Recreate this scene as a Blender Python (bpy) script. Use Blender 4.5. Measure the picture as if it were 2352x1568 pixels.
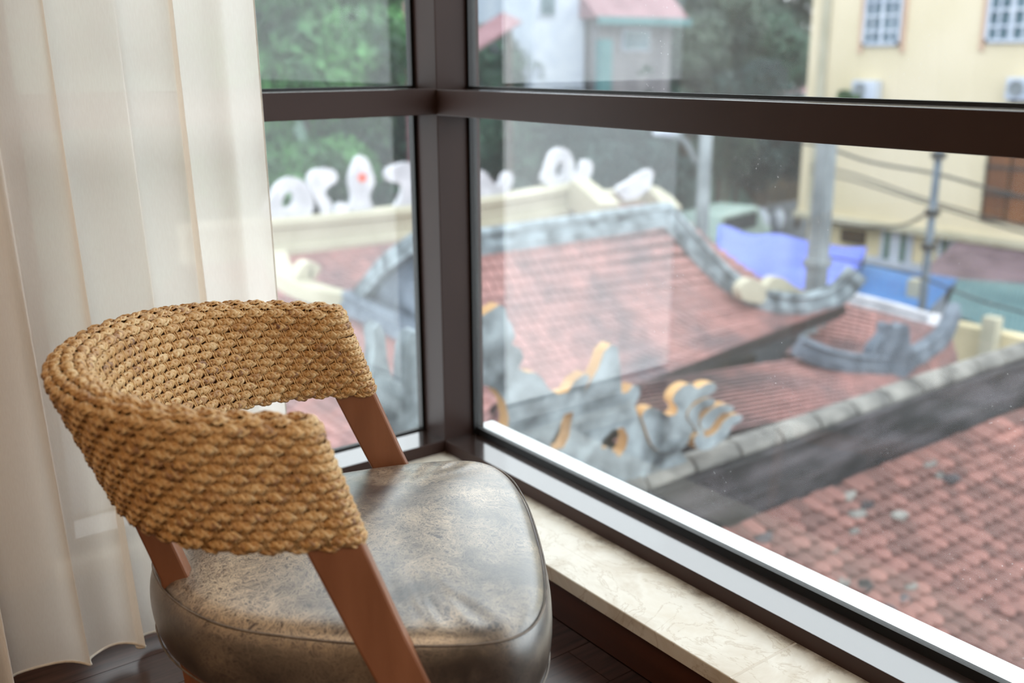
import bpy, bmesh, math, random
import numpy as np
from mathutils import Vector, Matrix
random.seed(7); RNG = np.random.RandomState(5)
for o in list(bpy.data.objects): bpy.data.objects.remove(o)
S = bpy.context.scene; COL = S.collection
PI = math.pi
def lin(c):
    return tuple((v/12.92 if v <= .04045 else ((v+.055)/1.055)**2.4) for v in c)
# ------------------------------------------------------------------ camera
FPX = 2295.0; CX, CY = 1176.0, 784.0; H = 1.2
def nrm(v): v = np.array(v, float); return v/np.linalg.norm(v)
def _ray(px, py): return nrm([(px-CX), -(py-CY), -FPX])
_Y = _ray(-617, 145); _X = _ray(4350, 120); _X = nrm(_X-_Y*_X.dot(_Y)); _Z = np.cross(_X, _Y)
RM = np.array([_X, _Y, _Z]); CP = np.array([0, 0, H])
cam_d = bpy.data.cameras.new('camera'); cam = bpy.data.objects.new('camera', cam_d); COL.objects.link(cam)
M4 = Matrix.Identity(4)
for i in range(3):
    for j in range(3): M4[i][j] = RM[i][j]
    M4[i][3] = CP[i]
cam.matrix_world = M4
cam_d.sensor_width = 36; cam_d.lens = FPX/2352*36; cam_d.clip_start = .02; cam_d.clip_end = 500
cam_d.dof.use_dof = True; cam_d.dof.focus_distance = 1.78; cam_d.dof.aperture_fstop = 2.3; cam_d.dof.aperture_blades = 0
S.camera = cam
# ------------------------------------------------------------------ light and exposure
W = bpy.data.worlds.new('world'); S.world = W; W.use_nodes = True
bg = W.node_tree.nodes['Background']; bg.inputs[0].default_value = (.92, .965, 1.0, 1); bg.inputs[1].default_value = 3.2
S.view_settings.view_transform = 'Standard'; S.view_settings.look = 'None'; S.view_settings.gamma = 1
S.view_settings.use_curve_mapping = False; S.view_settings.exposure = 0.0
S.cycles.max_bounces = 10; S.cycles.transparent_max_bounces = 16; S.cycles.diffuse_bounces = 5
S.cycles.caustics_reflective = False; S.cycles.caustics_refractive = False
S.cycles.sample_clamp_indirect = 6
def area(name, loc, rot, sx, sy, power, col):
    l = bpy.data.lights.new(name, 'AREA'); l.shape = 'RECTANGLE'; l.size = sx; l.size_y = sy; l.energy = power; l.color = col
    o = bpy.data.objects.new(name, l); o.location = loc; o.rotation_euler = rot; COL.objects.link(o); return o
area('ceiling_lamp', (-1.2, -.6, 2.66), (0, 0, 0), 2.2, 2.2, 46, (1.0, .73, .48))

# ------------------------------------------------------------------ pixel -> plane helpers
def onz(px, py, z): d = RM@_ray(px, py); return CP+d*(z-H)/d[2]
def onx(px, py, x): d = RM@_ray(px, py); return CP+d*x/d[0]
def ony(px, py, y): d = RM@_ray(px, py); return CP+d*y/d[1]
# ------------------------------------------------------------------ object helpers
def tag(o, label=None, cat=None, group=None, kind=None):
    if label: o['label'] = label
    if cat: o['category'] = cat
    if group: o['group'] = group
    if kind: o['kind'] = kind
    return o
def link(name, me, parent=None, loc=None):
    o = bpy.data.objects.new(name, me); COL.objects.link(o)
    if parent is not None: o.parent = parent
    if loc is not None: o.location = loc
    return o
def thing(name, label, cat, loc=(0, 0, 0), rz=0, group=None, kind=None):
    o = bpy.data.objects.new(name, None); COL.objects.link(o); o.location = loc; o.rotation_euler = (0, 0, rz)
    o.empty_display_size = .1
    bpy.context.view_layer.update()
    return tag(o, label, cat, group, kind)
def wparent(o, parent):      # geometry given in world coordinates
    o.parent = parent
    o.matrix_parent_inverse = parent.matrix_world.inverted()
    return o
def mesh(name, vs, fs, mat=None, smooth=False):
    me = bpy.data.meshes.new(name); me.from_pydata([tuple(map(float, v)) for v in vs], [], fs)
    if mat: 
        for m in (mat if isinstance(mat, (list, tuple)) else [mat]): me.materials.append(m)
    if smooth: me.polygons.foreach_set('use_smooth', [True]*len(me.polygons))
    me.update(); return me
class MB:
    def __init__(s): s.v = []; s.f = []
    def add(s, vs, fs):
        n = len(s.v); s.v += [tuple(v) for v in vs]; s.f += [tuple(i+n for i in f) for f in fs]; return s
    def box(s, a, b):
        (x0, y0, z0), (x1, y1, z1) = a, b
        return s.add([(x0,y0,z0),(x1,y0,z0),(x1,y1,z0),(x0,y1,z0),(x0,y0,z1),(x1,y0,z1),(x1,y1,z1),(x0,y1,z1)],
              [(3,2,1,0),(4,5,6,7),(0,1,5,4),(1,2,6,5),(2,3,7,6),(3,0,4,7)])
    def tube(s, pts, r, n=8, closed=False, flat=1.0, caps=True):
        pts = [np.array(p, float) for p in pts]; N = len(pts); rings = []
        up = np.array([0, 0, 1.])
        for i, p in enumerate(pts):
            if closed: t = pts[(i+1) % N]-pts[i-1]
            else: t = pts[min(i+1, N-1)]-pts[max(i-1, 0)]
            t = nrm(t); u = up if abs(t[2]) < .95 else np.array([1., 0, 0])
            a = nrm(np.cross(t, u)); b = np.cross(a, t)
            rr = r[i] if hasattr(r, '__len__') else r
            rings.append([p+rr*(math.cos(2*PI*k/n)*a*flat+math.sin(2*PI*k/n)*b) for k in range(n)])
        vs = [v for R_ in rings for v in R_]; fs = []
        for i in range(N if closed else N-1):
            j = (i+1) % N
            for k in range(n):
                fs.append((i*n+k, i*n+(k+1) % n, j*n+(k+1) % n, j*n+k))
        if not closed and caps: fs.append(tuple(range(n))[::-1]); fs.append(tuple((N-1)*n+k for k in range(n)))
        return s.add(vs, fs)
    def sweep(s, path, prof, closed_prof=True):
        # prof: list of (side, up) ; path list of points; side is horizontal normal
        path = [np.array(p, float) for p in path]; N = len(path); n = len(prof); vs = []
        for i, p in enumerate(path):
            t = nrm(path[min(i+1, N-1)]-path[max(i-1, 0)]); sd = nrm(np.cross(t, [0, 0, 1])); up = nrm(np.cross(sd, t))
            for (a, b) in prof: vs.append(p+sd*a+up*b)
        fs = []
        for i in range(N-1):
            for k in range(n if closed_prof else n-1): 
                fs.append((i*n+k, i*n+(k+1) % n, (i+1)*n+(k+1) % n, (i+1)*n+k))
        fs.append(tuple(range(n))[::-1]); fs.append(tuple((N-1)*n+k for k in range(n)))
        return s.add(vs, fs)
    def build(s, name, mat, parent=None, smooth=False, bevel=0, world=True):
        o = link(name, mesh(name, s.v, s.f, mat, smooth))
        if parent is not None: wparent(o, parent) if world else setattr(o, 'parent', parent)
        if bevel:
            m = o.modifiers.new('bevel', 'BEVEL'); m.width = bevel; m.segments = 2; m.limit_method = 'ANGLE'; m.angle_limit = .6
        return o
def top_gloss(o, top, side):
    o.data.materials.clear(); o.data.materials.append(side); o.data.materials.append(top)
    for p in o.data.polygons: p.material_index = 1 if p.normal.z > .7 else 0
    return o
def recalc(me):
    bm = bmesh.new(); bm.from_mesh(me); bmesh.ops.recalc_face_normals(bm, faces=bm.faces); bm.to_mesh(me); bm.free()

# ------------------------------------------------------------------ materials
def mat_new(name):
    m = bpy.data.materials.new(name); m.use_nodes = True; nt = m.node_tree
    return m, nt, nt.nodes['Principled BSDF']
def N_(nt, t, **kw):
    n = nt.nodes.new(t)
    for k, v in kw.items():
        if k in n.inputs.keys(): n.inputs[k].default_value = v
        else: setattr(n, k, v)
    return n
def ramp(nt, stops):
    r = nt.nodes.new('ShaderNodeValToRGB'); e = r.color_ramp.elements
    while len(e) < len(stops): e.new(.5)
    for i, (p, c) in enumerate(stops): e[i].position = p; e[i].color = (*c, 1)
    return r
def bumpy(nt, p, src, strength, dist):
    b = N_(nt, 'ShaderNodeBump', Strength=strength, Distance=dist); nt.links.new(src, b.inputs['Height']); nt.links.new(b.outputs[0], p.inputs['Normal'])
def noise_mat(name, c1, c2, scale=5, rough=.6, spec=.5, detail=6, stretch=None, bump=0, bdist=.002, pos=(.35, .65), metallic=0, ior=1.5, island=0, mid=None, noise_rough=.55):
    m, nt, p = mat_new(name); L = nt.links
    tc = N_(nt, 'ShaderNodeTexCoord'); mp = N_(nt, 'ShaderNodeMapping'); L.new(tc.outputs['Object'], mp.inputs[0])
    if stretch: mp.inputs['Scale'].default_value = stretch
    nz = N_(nt, 'ShaderNodeTexNoise', Scale=scale, Detail=detail, Roughness=noise_rough); L.new(mp.outputs[0], nz.inputs[0])
    st = [(pos[0], lin(c1)), (pos[1], lin(c2))]
    if mid: st = [(pos[0], lin(c1)), (sum(pos)/2, lin(mid)), (pos[1], lin(c2))]
    r = ramp(nt, st); L.new(nz.outputs['Fac'], r.inputs[0]); out = r.outputs[0]
    if island:
        g = N_(nt, 'ShaderNodeNewGeometry'); oi = N_(nt, 'ShaderNodeObjectInfo'); ad = N_(nt, 'ShaderNodeMath', operation='ADD')
        L.new(g.outputs['Random Per Island'], ad.inputs[0]); L.new(oi.outputs['Random'], ad.inputs[1])
        fr = N_(nt, 'ShaderNodeMath', operation='FRACT'); L.new(ad.outputs[0], fr.inputs[0])
        mr = N_(nt, 'ShaderNodeMapRange'); mr.inputs[3].default_value = 1-island; mr.inputs[4].default_value = 1+island*.8; L.new(fr.outputs[0], mr.inputs[0])
        hs = N_(nt, 'ShaderNodeHueSaturation'); L.new(out, hs.inputs['Color']); L.new(mr.outputs[0], hs.inputs['Value']); out = hs.outputs[0]
    L.new(out, p.inputs['Base Color']); p.inputs['Roughness'].default_value = rough; p.inputs['Specular IOR Level'].default_value = spec
    p.inputs['Metallic'].default_value = metallic; p.inputs['IOR'].default_value = ior
    if bump: bumpy(nt, p, nz.outputs['Fac'], bump, bdist)
    return m
M = {}
M['frame'] = noise_mat('brown_aluminium', (.20, .155, .14), (.225, .175, .16), 3, rough=.13, ior=2.7)
M['frame_face'] = noise_mat('brown_aluminium_face', (.225, .165, .15), (.25, .185, .168), 3, rough=.42, ior=1.3)
M['gasket'] = noise_mat('black_gasket', (.05, .05, .055), (.08, .08, .08), 10, rough=.5)
M['outer_sill'] = noise_mat('pale_aluminium_sill', (.90, .92, .92), (.93, .94, .94), 3, rough=.3, ior=2.2)
M['wall'] = noise_mat('warm_cream_plaster', (.74, .64, .53), (.78, .68, .57), 3, rough=.8)
M['ceiling'] = noise_mat('ceiling_paint', (.9, .88, .85), (.93, .91, .88), 3, rough=.9)
M['skirting'] = noise_mat('dark_brown_skirting', (.25, .13, .085), (.31, .17, .115), 4, rough=.38, stretch=(1, .2, 6))
M['floorwood'] = noise_mat('walnut_floor', (.13, .075, .06), (.30, .20, .165), 5, rough=.28, stretch=(1.2, 14, 1), detail=8, pos=(.3, .72), island=.3)
M['subfloor'] = noise_mat('floor_joint', (.06, .04, .035), (.08, .05, .04), 5, rough=.7)
M['wood'] = noise_mat('stained_beech', (.48, .30, .205), (.61, .41, .30), 3.5, rough=.36, stretch=(5, 5, .7), detail=7, pos=(.25, .75), bump=.04, bdist=.001)
M['tile'] = noise_mat('terracotta_tile', (.33, .225, .21), (.63, .425, .385), 2.6, rough=.75, island=.4, detail=9, pos=(.3, .7), noise_rough=.65)
M['tile_far'] = noise_mat('old_terracotta', (.36, .32, .34), (.61, .44, .425), .9, rough=.8, island=.2, detail=10, pos=(.32, .56), noise_rough=.6)
M['roofbase'] = noise_mat('mortar_bed', (.12, .09, .085), (.2, .15, .14), 4, rough=.9)
M['stone'] = noise_mat('weathered_stone', (.20, .23, .25), (.60, .65, .68), 5, rough=.85, detail=10, pos=(.33, .66), bump=.5, bdist=.02)
M['stone_dark'] = noise_mat('mossy_dark_masonry', (.03, .03, .04), (.34, .32, .34), 3.2, rough=.9, detail=12, stretch=(.6, 1, 2.4), pos=(.38, .72), bump=.6, bdist=.02)
M['stone_cap'] = noise_mat('weathered_ridge_cap', (.22, .22, .22), (.54, .53, .51), 4, rough=.8, detail=10, pos=(.3, .65), bump=.4, bdist=.02)
M['ochre'] = noise_mat('ochre_edge', (.58, .43, .25), (.78, .62, .42), 3, rough=.8)
M['cream'] = noise_mat('cream_render', (.63, .61, .53), (.73, .71, .64), .8, rough=.8, detail=8)
M['white_paint'] = noise_mat('whitewashed_plaster', (.66, .66, .69), (.80, .80, .83), 3, rough=.7)
M['red_paint'] = noise_mat('red_paint', (.8, .25, .15), (.9, .35, .2), 2, rough=.6)
M['gable'] = noise_mat('grey_gable_plaster', (.27, .31, .36), (.46, .50, .55), 3, rough=.9, detail=9)
M['yellow'] = noise_mat('yellow_facade', (.80, .75, .635), (.84, .79, .69), .35, rough=.8)
M['salmon'] = noise_mat('salmon_trim', (.72, .60, .52), (.78, .66, .58), 1, rough=.8)
M['winwhite'] = noise_mat('window_white', (.66, .70, .77), (.74, .77, .82), 2, rough=.5)
M['winglass'] = noise_mat('window_dark_glass', (.22, .32, .37), (.38, .48, .53), 1.5, rough=.1)
M['shutterwood'] = noise_mat('brown_shutter', (.34, .20, .10), (.48, .30, .16), 1.5, rough=.6, stretch=(1, 1, .3))
M['green_trim'] = noise_mat('green_trim', (.12, .32, .26), (.18, .40, .32), 2, rough=.6)
M['stucco'] = noise_mat('sandy_stucco', (.72, .68, .56), (.86, .80, .66), .8, rough=.85, detail=8)
M['tarp'] = noise_mat('blue_tarpaulin', (.33, .41, .82), (.42, .51, .90), .7, rough=.42, bump=.3, bdist=.05)
M['bluesheet'] = noise_mat('blue_sheet', (.24, .46, .70), (.32, .55, .78), .6, rough=.4)
M['tealsheet'] = noise_mat('teal_sheet', (.36, .50, .53), (.48, .61, .63), .6, rough=.5)
M['purple_awning'] = noise_mat('mauve_awning', (.33, .27, .31), (.46, .39, .43), 1.2, rough=.6)
M['concrete'] = noise_mat('concrete', (.40, .43, .45), (.55, .58, .60), 1.5, rough=.85, detail=8)
M['pole2'] = noise_mat('blue_grey_pole', (.30, .35, .40), (.42, .47, .52), 1.5, rough=.7)
M['asphalt'] = noise_mat('asphalt', (.26, .28, .30), (.38, .40, .42), .6, rough=.9)
M['cable'] = noise_mat('cable', (.12, .14, .15), (.18, .2, .2), 2, rough=.6)
M['dark'] = noise_mat('dark_interior', (.10, .09, .07), (.26, .22, .14), 2.5, rough=.9)
M['greywall'] = noise_mat('grey_boards', (.42, .41, .44), (.56, .55, .57), .8, rough=.85, stretch=(3, 3, .3))
M['redroof'] = noise_mat('pink_red_sheet', (.46, .31, .34), (.56, .41, .44), .8, rough=.6)
M['tealpaint'] = noise_mat('teal_paint', (.26, .44, .46), (.34, .52, .54), .8, rough=.6)
M['pale_paint'] = noise_mat('pale_grey_green_paint', (.62, .72, .70), (.72, .80, .78), 1, rough=.35)
M['carglass'] = noise_mat('car_glass', (.12, .15, .17), (.2, .24, .26), 1, rough=.1)
M['rubber'] = noise_mat('rubber', (.06, .06, .06), (.1, .1, .1), 4, rough=.8)
M['bark'] = noise_mat('bark', (.22, .18, .15), (.38, .33, .28), 3, rough=.9, stretch=(2, 2, .4))
M['hill'] = noise_mat('overgrown_ground', (.14, .22, .20), (.32, .42, .37), .8, rough=.95, detail=8)
M['piping'] = noise_mat('leather_piping', (.36, .32, .29), (.52, .48, .44), 30, rough=.45)
def leaf_mat(name, c1, c2):
    m = noise_mat(name, c1, c2, .55, rough=.55, island=.38, detail=5, pos=(.36, .62)); nt = m.node_tree; p = nt.nodes['Principled BSDF']
    tr = N_(nt, 'ShaderNodeBsdfTranslucent'); nt.links.new(p.inputs['Base Color'].links[0].from_socket, tr.inputs[0])
    mx = N_(nt, 'ShaderNodeMixShader'); mx.inputs[0].default_value = .3
    nt.links.new(p.outputs[0], mx.inputs[1]); nt.links.new(tr.outputs[0], mx.inputs[2]); nt.links.new(mx.outputs[0], nt.nodes['Material Output'].inputs[0]); return m
M['leaf_bright'] = leaf_mat('bright_leaves', (.05, .22, .14), (.38, .61, .36))
M['leaf_mid'] = leaf_mat('mid_leaves', (.12, .25, .22), (.36, .50, .42))
M['leaf_dark'] = leaf_mat('dark_leaves', (.09, .18, .20), (.28, .39, .38))
M['leaf_olive'] = leaf_mat('olive_leaves', (.19, .27, .25), (.42, .50, .44))
# marble
def marble():
    m, nt, p = mat_new('cream_marble'); L = nt.links; tc = N_(nt, 'ShaderNodeTexCoord')
    nz = N_(nt, 'ShaderNodeTexNoise', Scale=6, Detail=9, Roughness=.6, Distortion=.6); L.new(tc.outputs['Object'], nz.inputs[0])
    r = ramp(nt, [(.3, lin((.80, .75, .67))), (.48, lin((.90, .875, .82))), (.66, lin((.86, .82, .745)))]); L.new(nz.outputs['Fac'], r.inputs[0])
    mp = N_(nt, 'ShaderNodeMapping'); mp.inputs['Scale'].default_value = (3.2, 1.6, 1); mp.inputs['Rotation'].default_value = (0, 0, .5); L.new(tc.outputs['Object'], mp.inputs[0])
    n2 = N_(nt, 'ShaderNodeTexNoise', Scale=3.5, Detail=7, Roughness=.6, Distortion=1.5); L.new(mp.outputs[0], n2.inputs[0])
    sb = N_(nt, 'ShaderNodeMath', operation='SUBTRACT'); sb.inputs[1].default_value = .5; L.new(n2.outputs['Fac'], sb.inputs[0])
    ab = N_(nt, 'ShaderNodeMath', operation='ABSOLUTE'); L.new(sb.outputs[0], ab.inputs[0])
    r2 = ramp(nt, [(0, (.55,)*3), (.018, (0, 0, 0))]); L.new(ab.outputs[0], r2.inputs[0])
    mx = N_(nt, 'ShaderNodeMix', data_type='RGBA'); L.new(r2.outputs[0], mx.inputs[0]); L.new(r.outputs[0], mx.inputs[6]); mx.inputs[7].default_value = (*lin((.72, .65, .55)), 1)
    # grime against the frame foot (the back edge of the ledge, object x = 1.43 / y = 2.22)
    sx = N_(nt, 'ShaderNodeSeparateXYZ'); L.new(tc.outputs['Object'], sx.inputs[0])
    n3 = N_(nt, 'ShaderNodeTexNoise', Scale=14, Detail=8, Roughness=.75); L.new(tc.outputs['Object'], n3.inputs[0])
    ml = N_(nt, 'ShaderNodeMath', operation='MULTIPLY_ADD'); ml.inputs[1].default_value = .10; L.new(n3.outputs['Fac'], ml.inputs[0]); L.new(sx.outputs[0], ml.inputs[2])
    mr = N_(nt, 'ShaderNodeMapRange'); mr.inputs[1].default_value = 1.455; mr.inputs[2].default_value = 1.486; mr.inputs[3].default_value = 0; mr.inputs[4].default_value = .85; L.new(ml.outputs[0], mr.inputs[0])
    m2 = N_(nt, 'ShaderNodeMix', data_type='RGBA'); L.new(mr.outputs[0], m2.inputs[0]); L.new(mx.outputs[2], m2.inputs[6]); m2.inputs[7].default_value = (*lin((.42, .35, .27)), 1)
    L.new(m2.outputs[2], p.inputs['Base Color']); p.inputs['Roughness'].default_value = .3; return m
M['marble'] = marble()
M['grout'] = noise_mat('white_grout', (.84, .80, .74), (.9, .87, .82), 20, rough=.8)
# glass with a film of dust
def glass():
    m = bpy.data.materials.new('window_pane'); m.use_nodes = True; nt = m.node_tree; L = nt.links
    for n in list(nt.nodes): nt.nodes.remove(n)
    out = N_(nt, 'ShaderNodeOutputMaterial'); tr = N_(nt, 'ShaderNodeBsdfTransparent'); tr.inputs[0].default_value = (.965, .985, .985, 1)
    gl = N_(nt, 'ShaderNodeBsdfGlossy', Roughness=.0); gl.inputs[0].default_value = (1, 1, 1, 1)
    fr = N_(nt, 'ShaderNodeFresnel'); ge = N_(nt, 'ShaderNodeNewGeometry'); mi = N_(nt, 'ShaderNodeMapRange'); mi.inputs[3].default_value = 1.45; mi.inputs[4].default_value = 1/1.45; L.new(ge.outputs['Backfacing'], mi.inputs[0]); L.new(mi.outputs[0], fr.inputs[0]); m1 = N_(nt, 'ShaderNodeMixShader'); L.new(fr.outputs[0], m1.inputs[0]); L.new(tr.outputs[0], m1.inputs[1]); L.new(gl.outputs[0], m1.inputs[2])
    df = N_(nt, 'ShaderNodeBsdfDiffuse'); tl = N_(nt, 'ShaderNodeBsdfTranslucent'); df.inputs[0].default_value = tl.inputs[0].default_value = (.92, .93, .95, 1)
    m2 = N_(nt, 'ShaderNodeMixShader'); m2.inputs[0].default_value = .7; L.new(df.outputs[0], m2.inputs[1]); L.new(tl.outputs[0], m2.inputs[2])
    tc = N_(nt, 'ShaderNodeTexCoord')
    nz = N_(nt, 'ShaderNodeTexNoise', Scale=1.6, Detail=3); L.new(tc.outputs['Object'], nz.inputs[0])
    r1 = ramp(nt, [(.3, (.012,)*3), (.7, (.038,)*3)]); L.new(nz.outputs['Fac'], r1.inputs[0])
    vo = N_(nt, 'ShaderNodeTexVoronoi', Scale=75); L.new(tc.outputs['Object'], vo.inputs[0])
    r2 = ramp(nt, [(.05, (.35,)*3), (.13, (0, 0, 0))]); L.new(vo.outputs['Distance'], r2.inputs[0])
    n3 = N_(nt, 'ShaderNodeTexNoise', Scale=5, Detail=2); L.new(tc.outputs['Object'], n3.inputs[0])
    r3 = ramp(nt, [(.52, (0, 0, 0)), (.66, (1, 1, 1))]); L.new(n3.outputs['Fac'], r3.inputs[0])
    mu = N_(nt, 'ShaderNodeMath', operation='MULTIPLY'); L.new(r2.outputs[0], mu.inputs[0]); L.new(r3.outputs[0], mu.inputs[1])
    ad = N_(nt, 'ShaderNodeMath', operation='ADD'); L.new(r1.outputs[0], ad.inputs[0]); L.new(mu.outputs[0], ad.inputs[1])
    m3 = N_(nt, 'ShaderNodeMixShader'); L.new(ad.outputs[0], m3.inputs[0]); L.new(m1.outputs[0], m3.inputs[1]); L.new(m2.outputs[0], m3.inputs[2])
    L.new(m3.outputs[0], out.inputs[0]); return m
M['glass'] = glass()
# sheer curtain
def curtain_mat():
    m = bpy.data.materials.new('sheer_voile'); m.use_nodes = True; nt = m.node_tree; L = nt.links
    for n in list(nt.nodes): nt.nodes.remove(n)
    out = N_(nt, 'ShaderNodeOutputMaterial'); tc = N_(nt, 'ShaderNodeTexCoord')
    mp = N_(nt, 'ShaderNodeMapping'); mp.inputs['Scale'].default_value = (500, 500, 60); L.new(tc.outputs['Object'], mp.inputs[0])
    nz = N_(nt, 'ShaderNodeTexNoise', Scale=1, Detail=2); L.new(mp.outputs[0], nz.inputs[0])
    r = ramp(nt, [(.3, lin((.93, .90, .865))), (.7, lin((.965, .945, .915)))]); L.new(nz.outputs['Fac'], r.inputs[0])
    df = N_(nt, 'ShaderNodeBsdfDiffuse'); tl = N_(nt, 'ShaderNodeBsdfTranslucent'); tr = N_(nt, 'ShaderNodeBsdfTransparent')
    tl.inputs[0].default_value = (*lin((.985, .955, .915)), 1); L.new(r.outputs[0], df.inputs[0])
    a = N_(nt, 'ShaderNodeMixShader'); a.inputs[0].default_value = .56; L.new(df.outputs[0], a.inputs[1]); L.new(tl.outputs[0], a.inputs[2])
    b = N_(nt, 'ShaderNodeMixShader'); b.inputs[0].default_value = .12; L.new(a.outputs[0], b.inputs[1]); L.new(tr.outputs[0], b.inputs[2]); L.new(b.outputs[0], out.inputs[0]); return m
M['voile'] = curtain_mat()
M['hem'] = noise_mat('rolled_hem', (.80, .77, .72), (.88, .85, .8), 60, rough=.8)
# worn leather
def leather():
    m, nt, p = mat_new('worn_leather'); L = nt.links; tc = N_(nt, 'ShaderNodeTexCoord')
    wn = N_(nt, 'ShaderNodeTexNoise', Scale=9, Detail=4); L.new(tc.outputs['Object'], wn.inputs[0])
    wm = N_(nt, 'ShaderNodeMix', data_type='RGBA', blend_type='LINEAR_LIGHT'); wm.inputs[0].default_value = .10; L.new(tc.outputs['Object'], wm.inputs[6]); L.new(wn.outputs['Color'], wm.inputs[7])
    def crack(scale, w, amp):
        n = N_(nt, 'ShaderNodeTexNoise', Scale=scale, Detail=8, Roughness=.62, Distortion=1.2); L.new(wm.outputs[2], n.inputs[0])
        s_ = N_(nt, 'ShaderNodeMath', operation='SUBTRACT'); s_.inputs[1].default_value = .5; L.new(n.outputs['Fac'], s_.inputs[0])
        a_ = N_(nt, 'ShaderNodeMath', operation='ABSOLUTE'); L.new(s_.outputs[0], a_.inputs[0])
        r_ = ramp(nt, [(0, (amp,)*3), (w, (0, 0, 0))]); L.new(a_.outputs[0], r_.inputs[0]); return r_.outputs[0]
    def vor(scale, w, amp):
        v = N_(nt, 'ShaderNodeTexVoronoi', Scale=scale, feature='DISTANCE_TO_EDGE'); L.new(wm.outputs[2], v.inputs[0])
        r_ = ramp(nt, [(0, (amp,)*3), (w, (0, 0, 0))]); L.new(v.outputs['Distance'], r_.inputs[0]); return r_.outputs[0]
    c = crack(13, .020, .95); 
    for o in (crack(40, .032, .85), vor(36, .05, .9), vor(95, .075, .7), crack(7, .011, 1.0), crack(80, .045, .6)):
        a = N_(nt, 'ShaderNodeMath', operation='MAXIMUM'); L.new(c, a.inputs[0]); L.new(o, a.inputs[1]); c = a.outputs[0]
    big = N_(nt, 'ShaderNodeTexNoise', Scale=4.2, Detail=5, Roughness=.6); L.new(tc.outputs['Object'], big.inputs[0])
    rb = ramp(nt, [(.40, (.12,)*3), (.60, (1, 1, 1))]); L.new(big.outputs['Fac'], rb.inputs[0])
    mu = N_(nt, 'ShaderNodeMath', operation='MULTIPLY'); L.new(c, mu.inputs[0]); L.new(rb.outputs[0], mu.inputs[1])
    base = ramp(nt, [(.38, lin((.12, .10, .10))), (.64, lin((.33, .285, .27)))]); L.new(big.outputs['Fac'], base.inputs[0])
    sz = N_(nt, 'ShaderNodeSeparateXYZ'); L.new(tc.outputs['Object'], sz.inputs[0])      # worn top keeps its veins; the sides' shade is painted in by fading them
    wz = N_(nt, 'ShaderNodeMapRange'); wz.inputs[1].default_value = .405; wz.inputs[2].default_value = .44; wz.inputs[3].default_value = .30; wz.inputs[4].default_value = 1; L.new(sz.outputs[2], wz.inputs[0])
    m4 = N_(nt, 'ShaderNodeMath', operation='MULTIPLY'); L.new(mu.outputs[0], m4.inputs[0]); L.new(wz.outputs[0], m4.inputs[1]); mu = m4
    mx = N_(nt, 'ShaderNodeMix', data_type='RGBA'); L.new(mu.outputs[0], mx.inputs[0]); L.new(base.outputs[0], mx.inputs[6]); mx.inputs[7].default_value = (*lin((.92, .84, .72)), 1)
    L.new(mx.outputs[2], p.inputs['Base Color']); p.inputs['Roughness'].default_value = .34; p.inputs['IOR'].default_value = 1.6; p.inputs['Coat Weight'].default_value = .9; p.inputs['Coat IOR'].default_value = 2.1; p.inputs['Coat Roughness'].default_value = .32
    bumpy(nt, p, c, .12, .001); return m
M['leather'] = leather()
# water-hyacinth braid: 'tone' attribute varies along each strand
def straw():
    m, nt, p = mat_new('braided_hyacinth'); L = nt.links
    at = N_(nt, 'ShaderNodeAttribute'); at.attribute_name = 'tone'
    r = ramp(nt, [(0, lin((.46, .32, .24))), (.14, lin((.68, .52, .37))), (.5, lin((.82, .65, .43))), (1, lin((.93, .82, .63)))]); L.new(at.outputs['Fac'], r.inputs[0])
    a2 = N_(nt, 'ShaderNodeAttribute'); a2.attribute_name = 'fibre'
    nz = N_(nt, 'ShaderNodeTexNoise', Scale=1, Detail=5, Roughness=.65); L.new(a2.outputs['Vector'], nz.inputs[0])
    r2 = ramp(nt, [(.32, (.62, .54, .46)), (.56, (1.0, 1.0, 1.0))]); L.new(nz.outputs['Fac'], r2.inputs[0])
    mx = N_(nt, 'ShaderNodeMix', data_type='RGBA', blend_type='MULTIPLY'); mx.inputs[0].default_value = .8; L.new(r.outputs[0], mx.inputs[6]); L.new(r2.outputs[0], mx.inputs[7])
    L.new(mx.outputs[2], p.inputs['Base Color']); p.inputs['Roughness'].default_value = .38; bumpy(nt, p, nz.outputs['Fac'], .25, .0008)
    return m
M['straw'] = straw()
M['core'] = noise_mat('woven_core', (.30, .17, .08), (.42, .26, .13), 60, rough=.8)
M['reed'] = noise_mat('reed_stake', (.70, .52, .31), (.82, .65, .43), 80, rough=.6)

# ================================================================== THE ROOM
XI, XG, YI, YG = 1.43, 1.535, 2.222, 2.335      # inner frame faces and glass planes
ZL = .133; ZS = .168; ZT0, ZT1 = 1.062, 1.127; ZTOP = 2.45
XW = .38        # where the left window begins
RX0, RY0, RZ1 = -3.2, -3.6, 2.7
def struct(name, mb, mat, parent=None, **k):
    o = mb.build(name, mat, parent, **k)
    if parent is None: o['kind'] = 'structure'
    return o
fl = struct('floor', MB().box((RX0, RY0, -.12), (XI, YG+.03, -.008)), M['subfloor'])
pw = .13; j = 0
plank_mesh = {}
y = 2.187
while y > RY0:
    x = XI-.165-random.uniform(0, 1.1)-.0
    xs = [1.262]
    if j == 0: x = .62
    while x > RX0: xs.append(x); x -= 1.22
    xs.append(RX0)
    for a, b in zip(xs[1:], xs[:-1]):
        if b-a < .02: continue
        L_ = round(b-a-.0016, 4)
        if L_ not in plank_mesh:
            mb = MB().box((0, 0, -.008), (L_, -(pw-.0016), 0)); plank_mesh[L_] = mesh('plank', mb.v, mb.f, M['floorwood'])
        link('plank', plank_mesh[L_], fl, (a, y, 0))
    y -= pw; j += 1
struct('ceiling', MB().box((RX0-.1, RY0-.1, RZ1), (XG+.2, YG+.2, RZ1+.1)), M['ceiling'])
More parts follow.
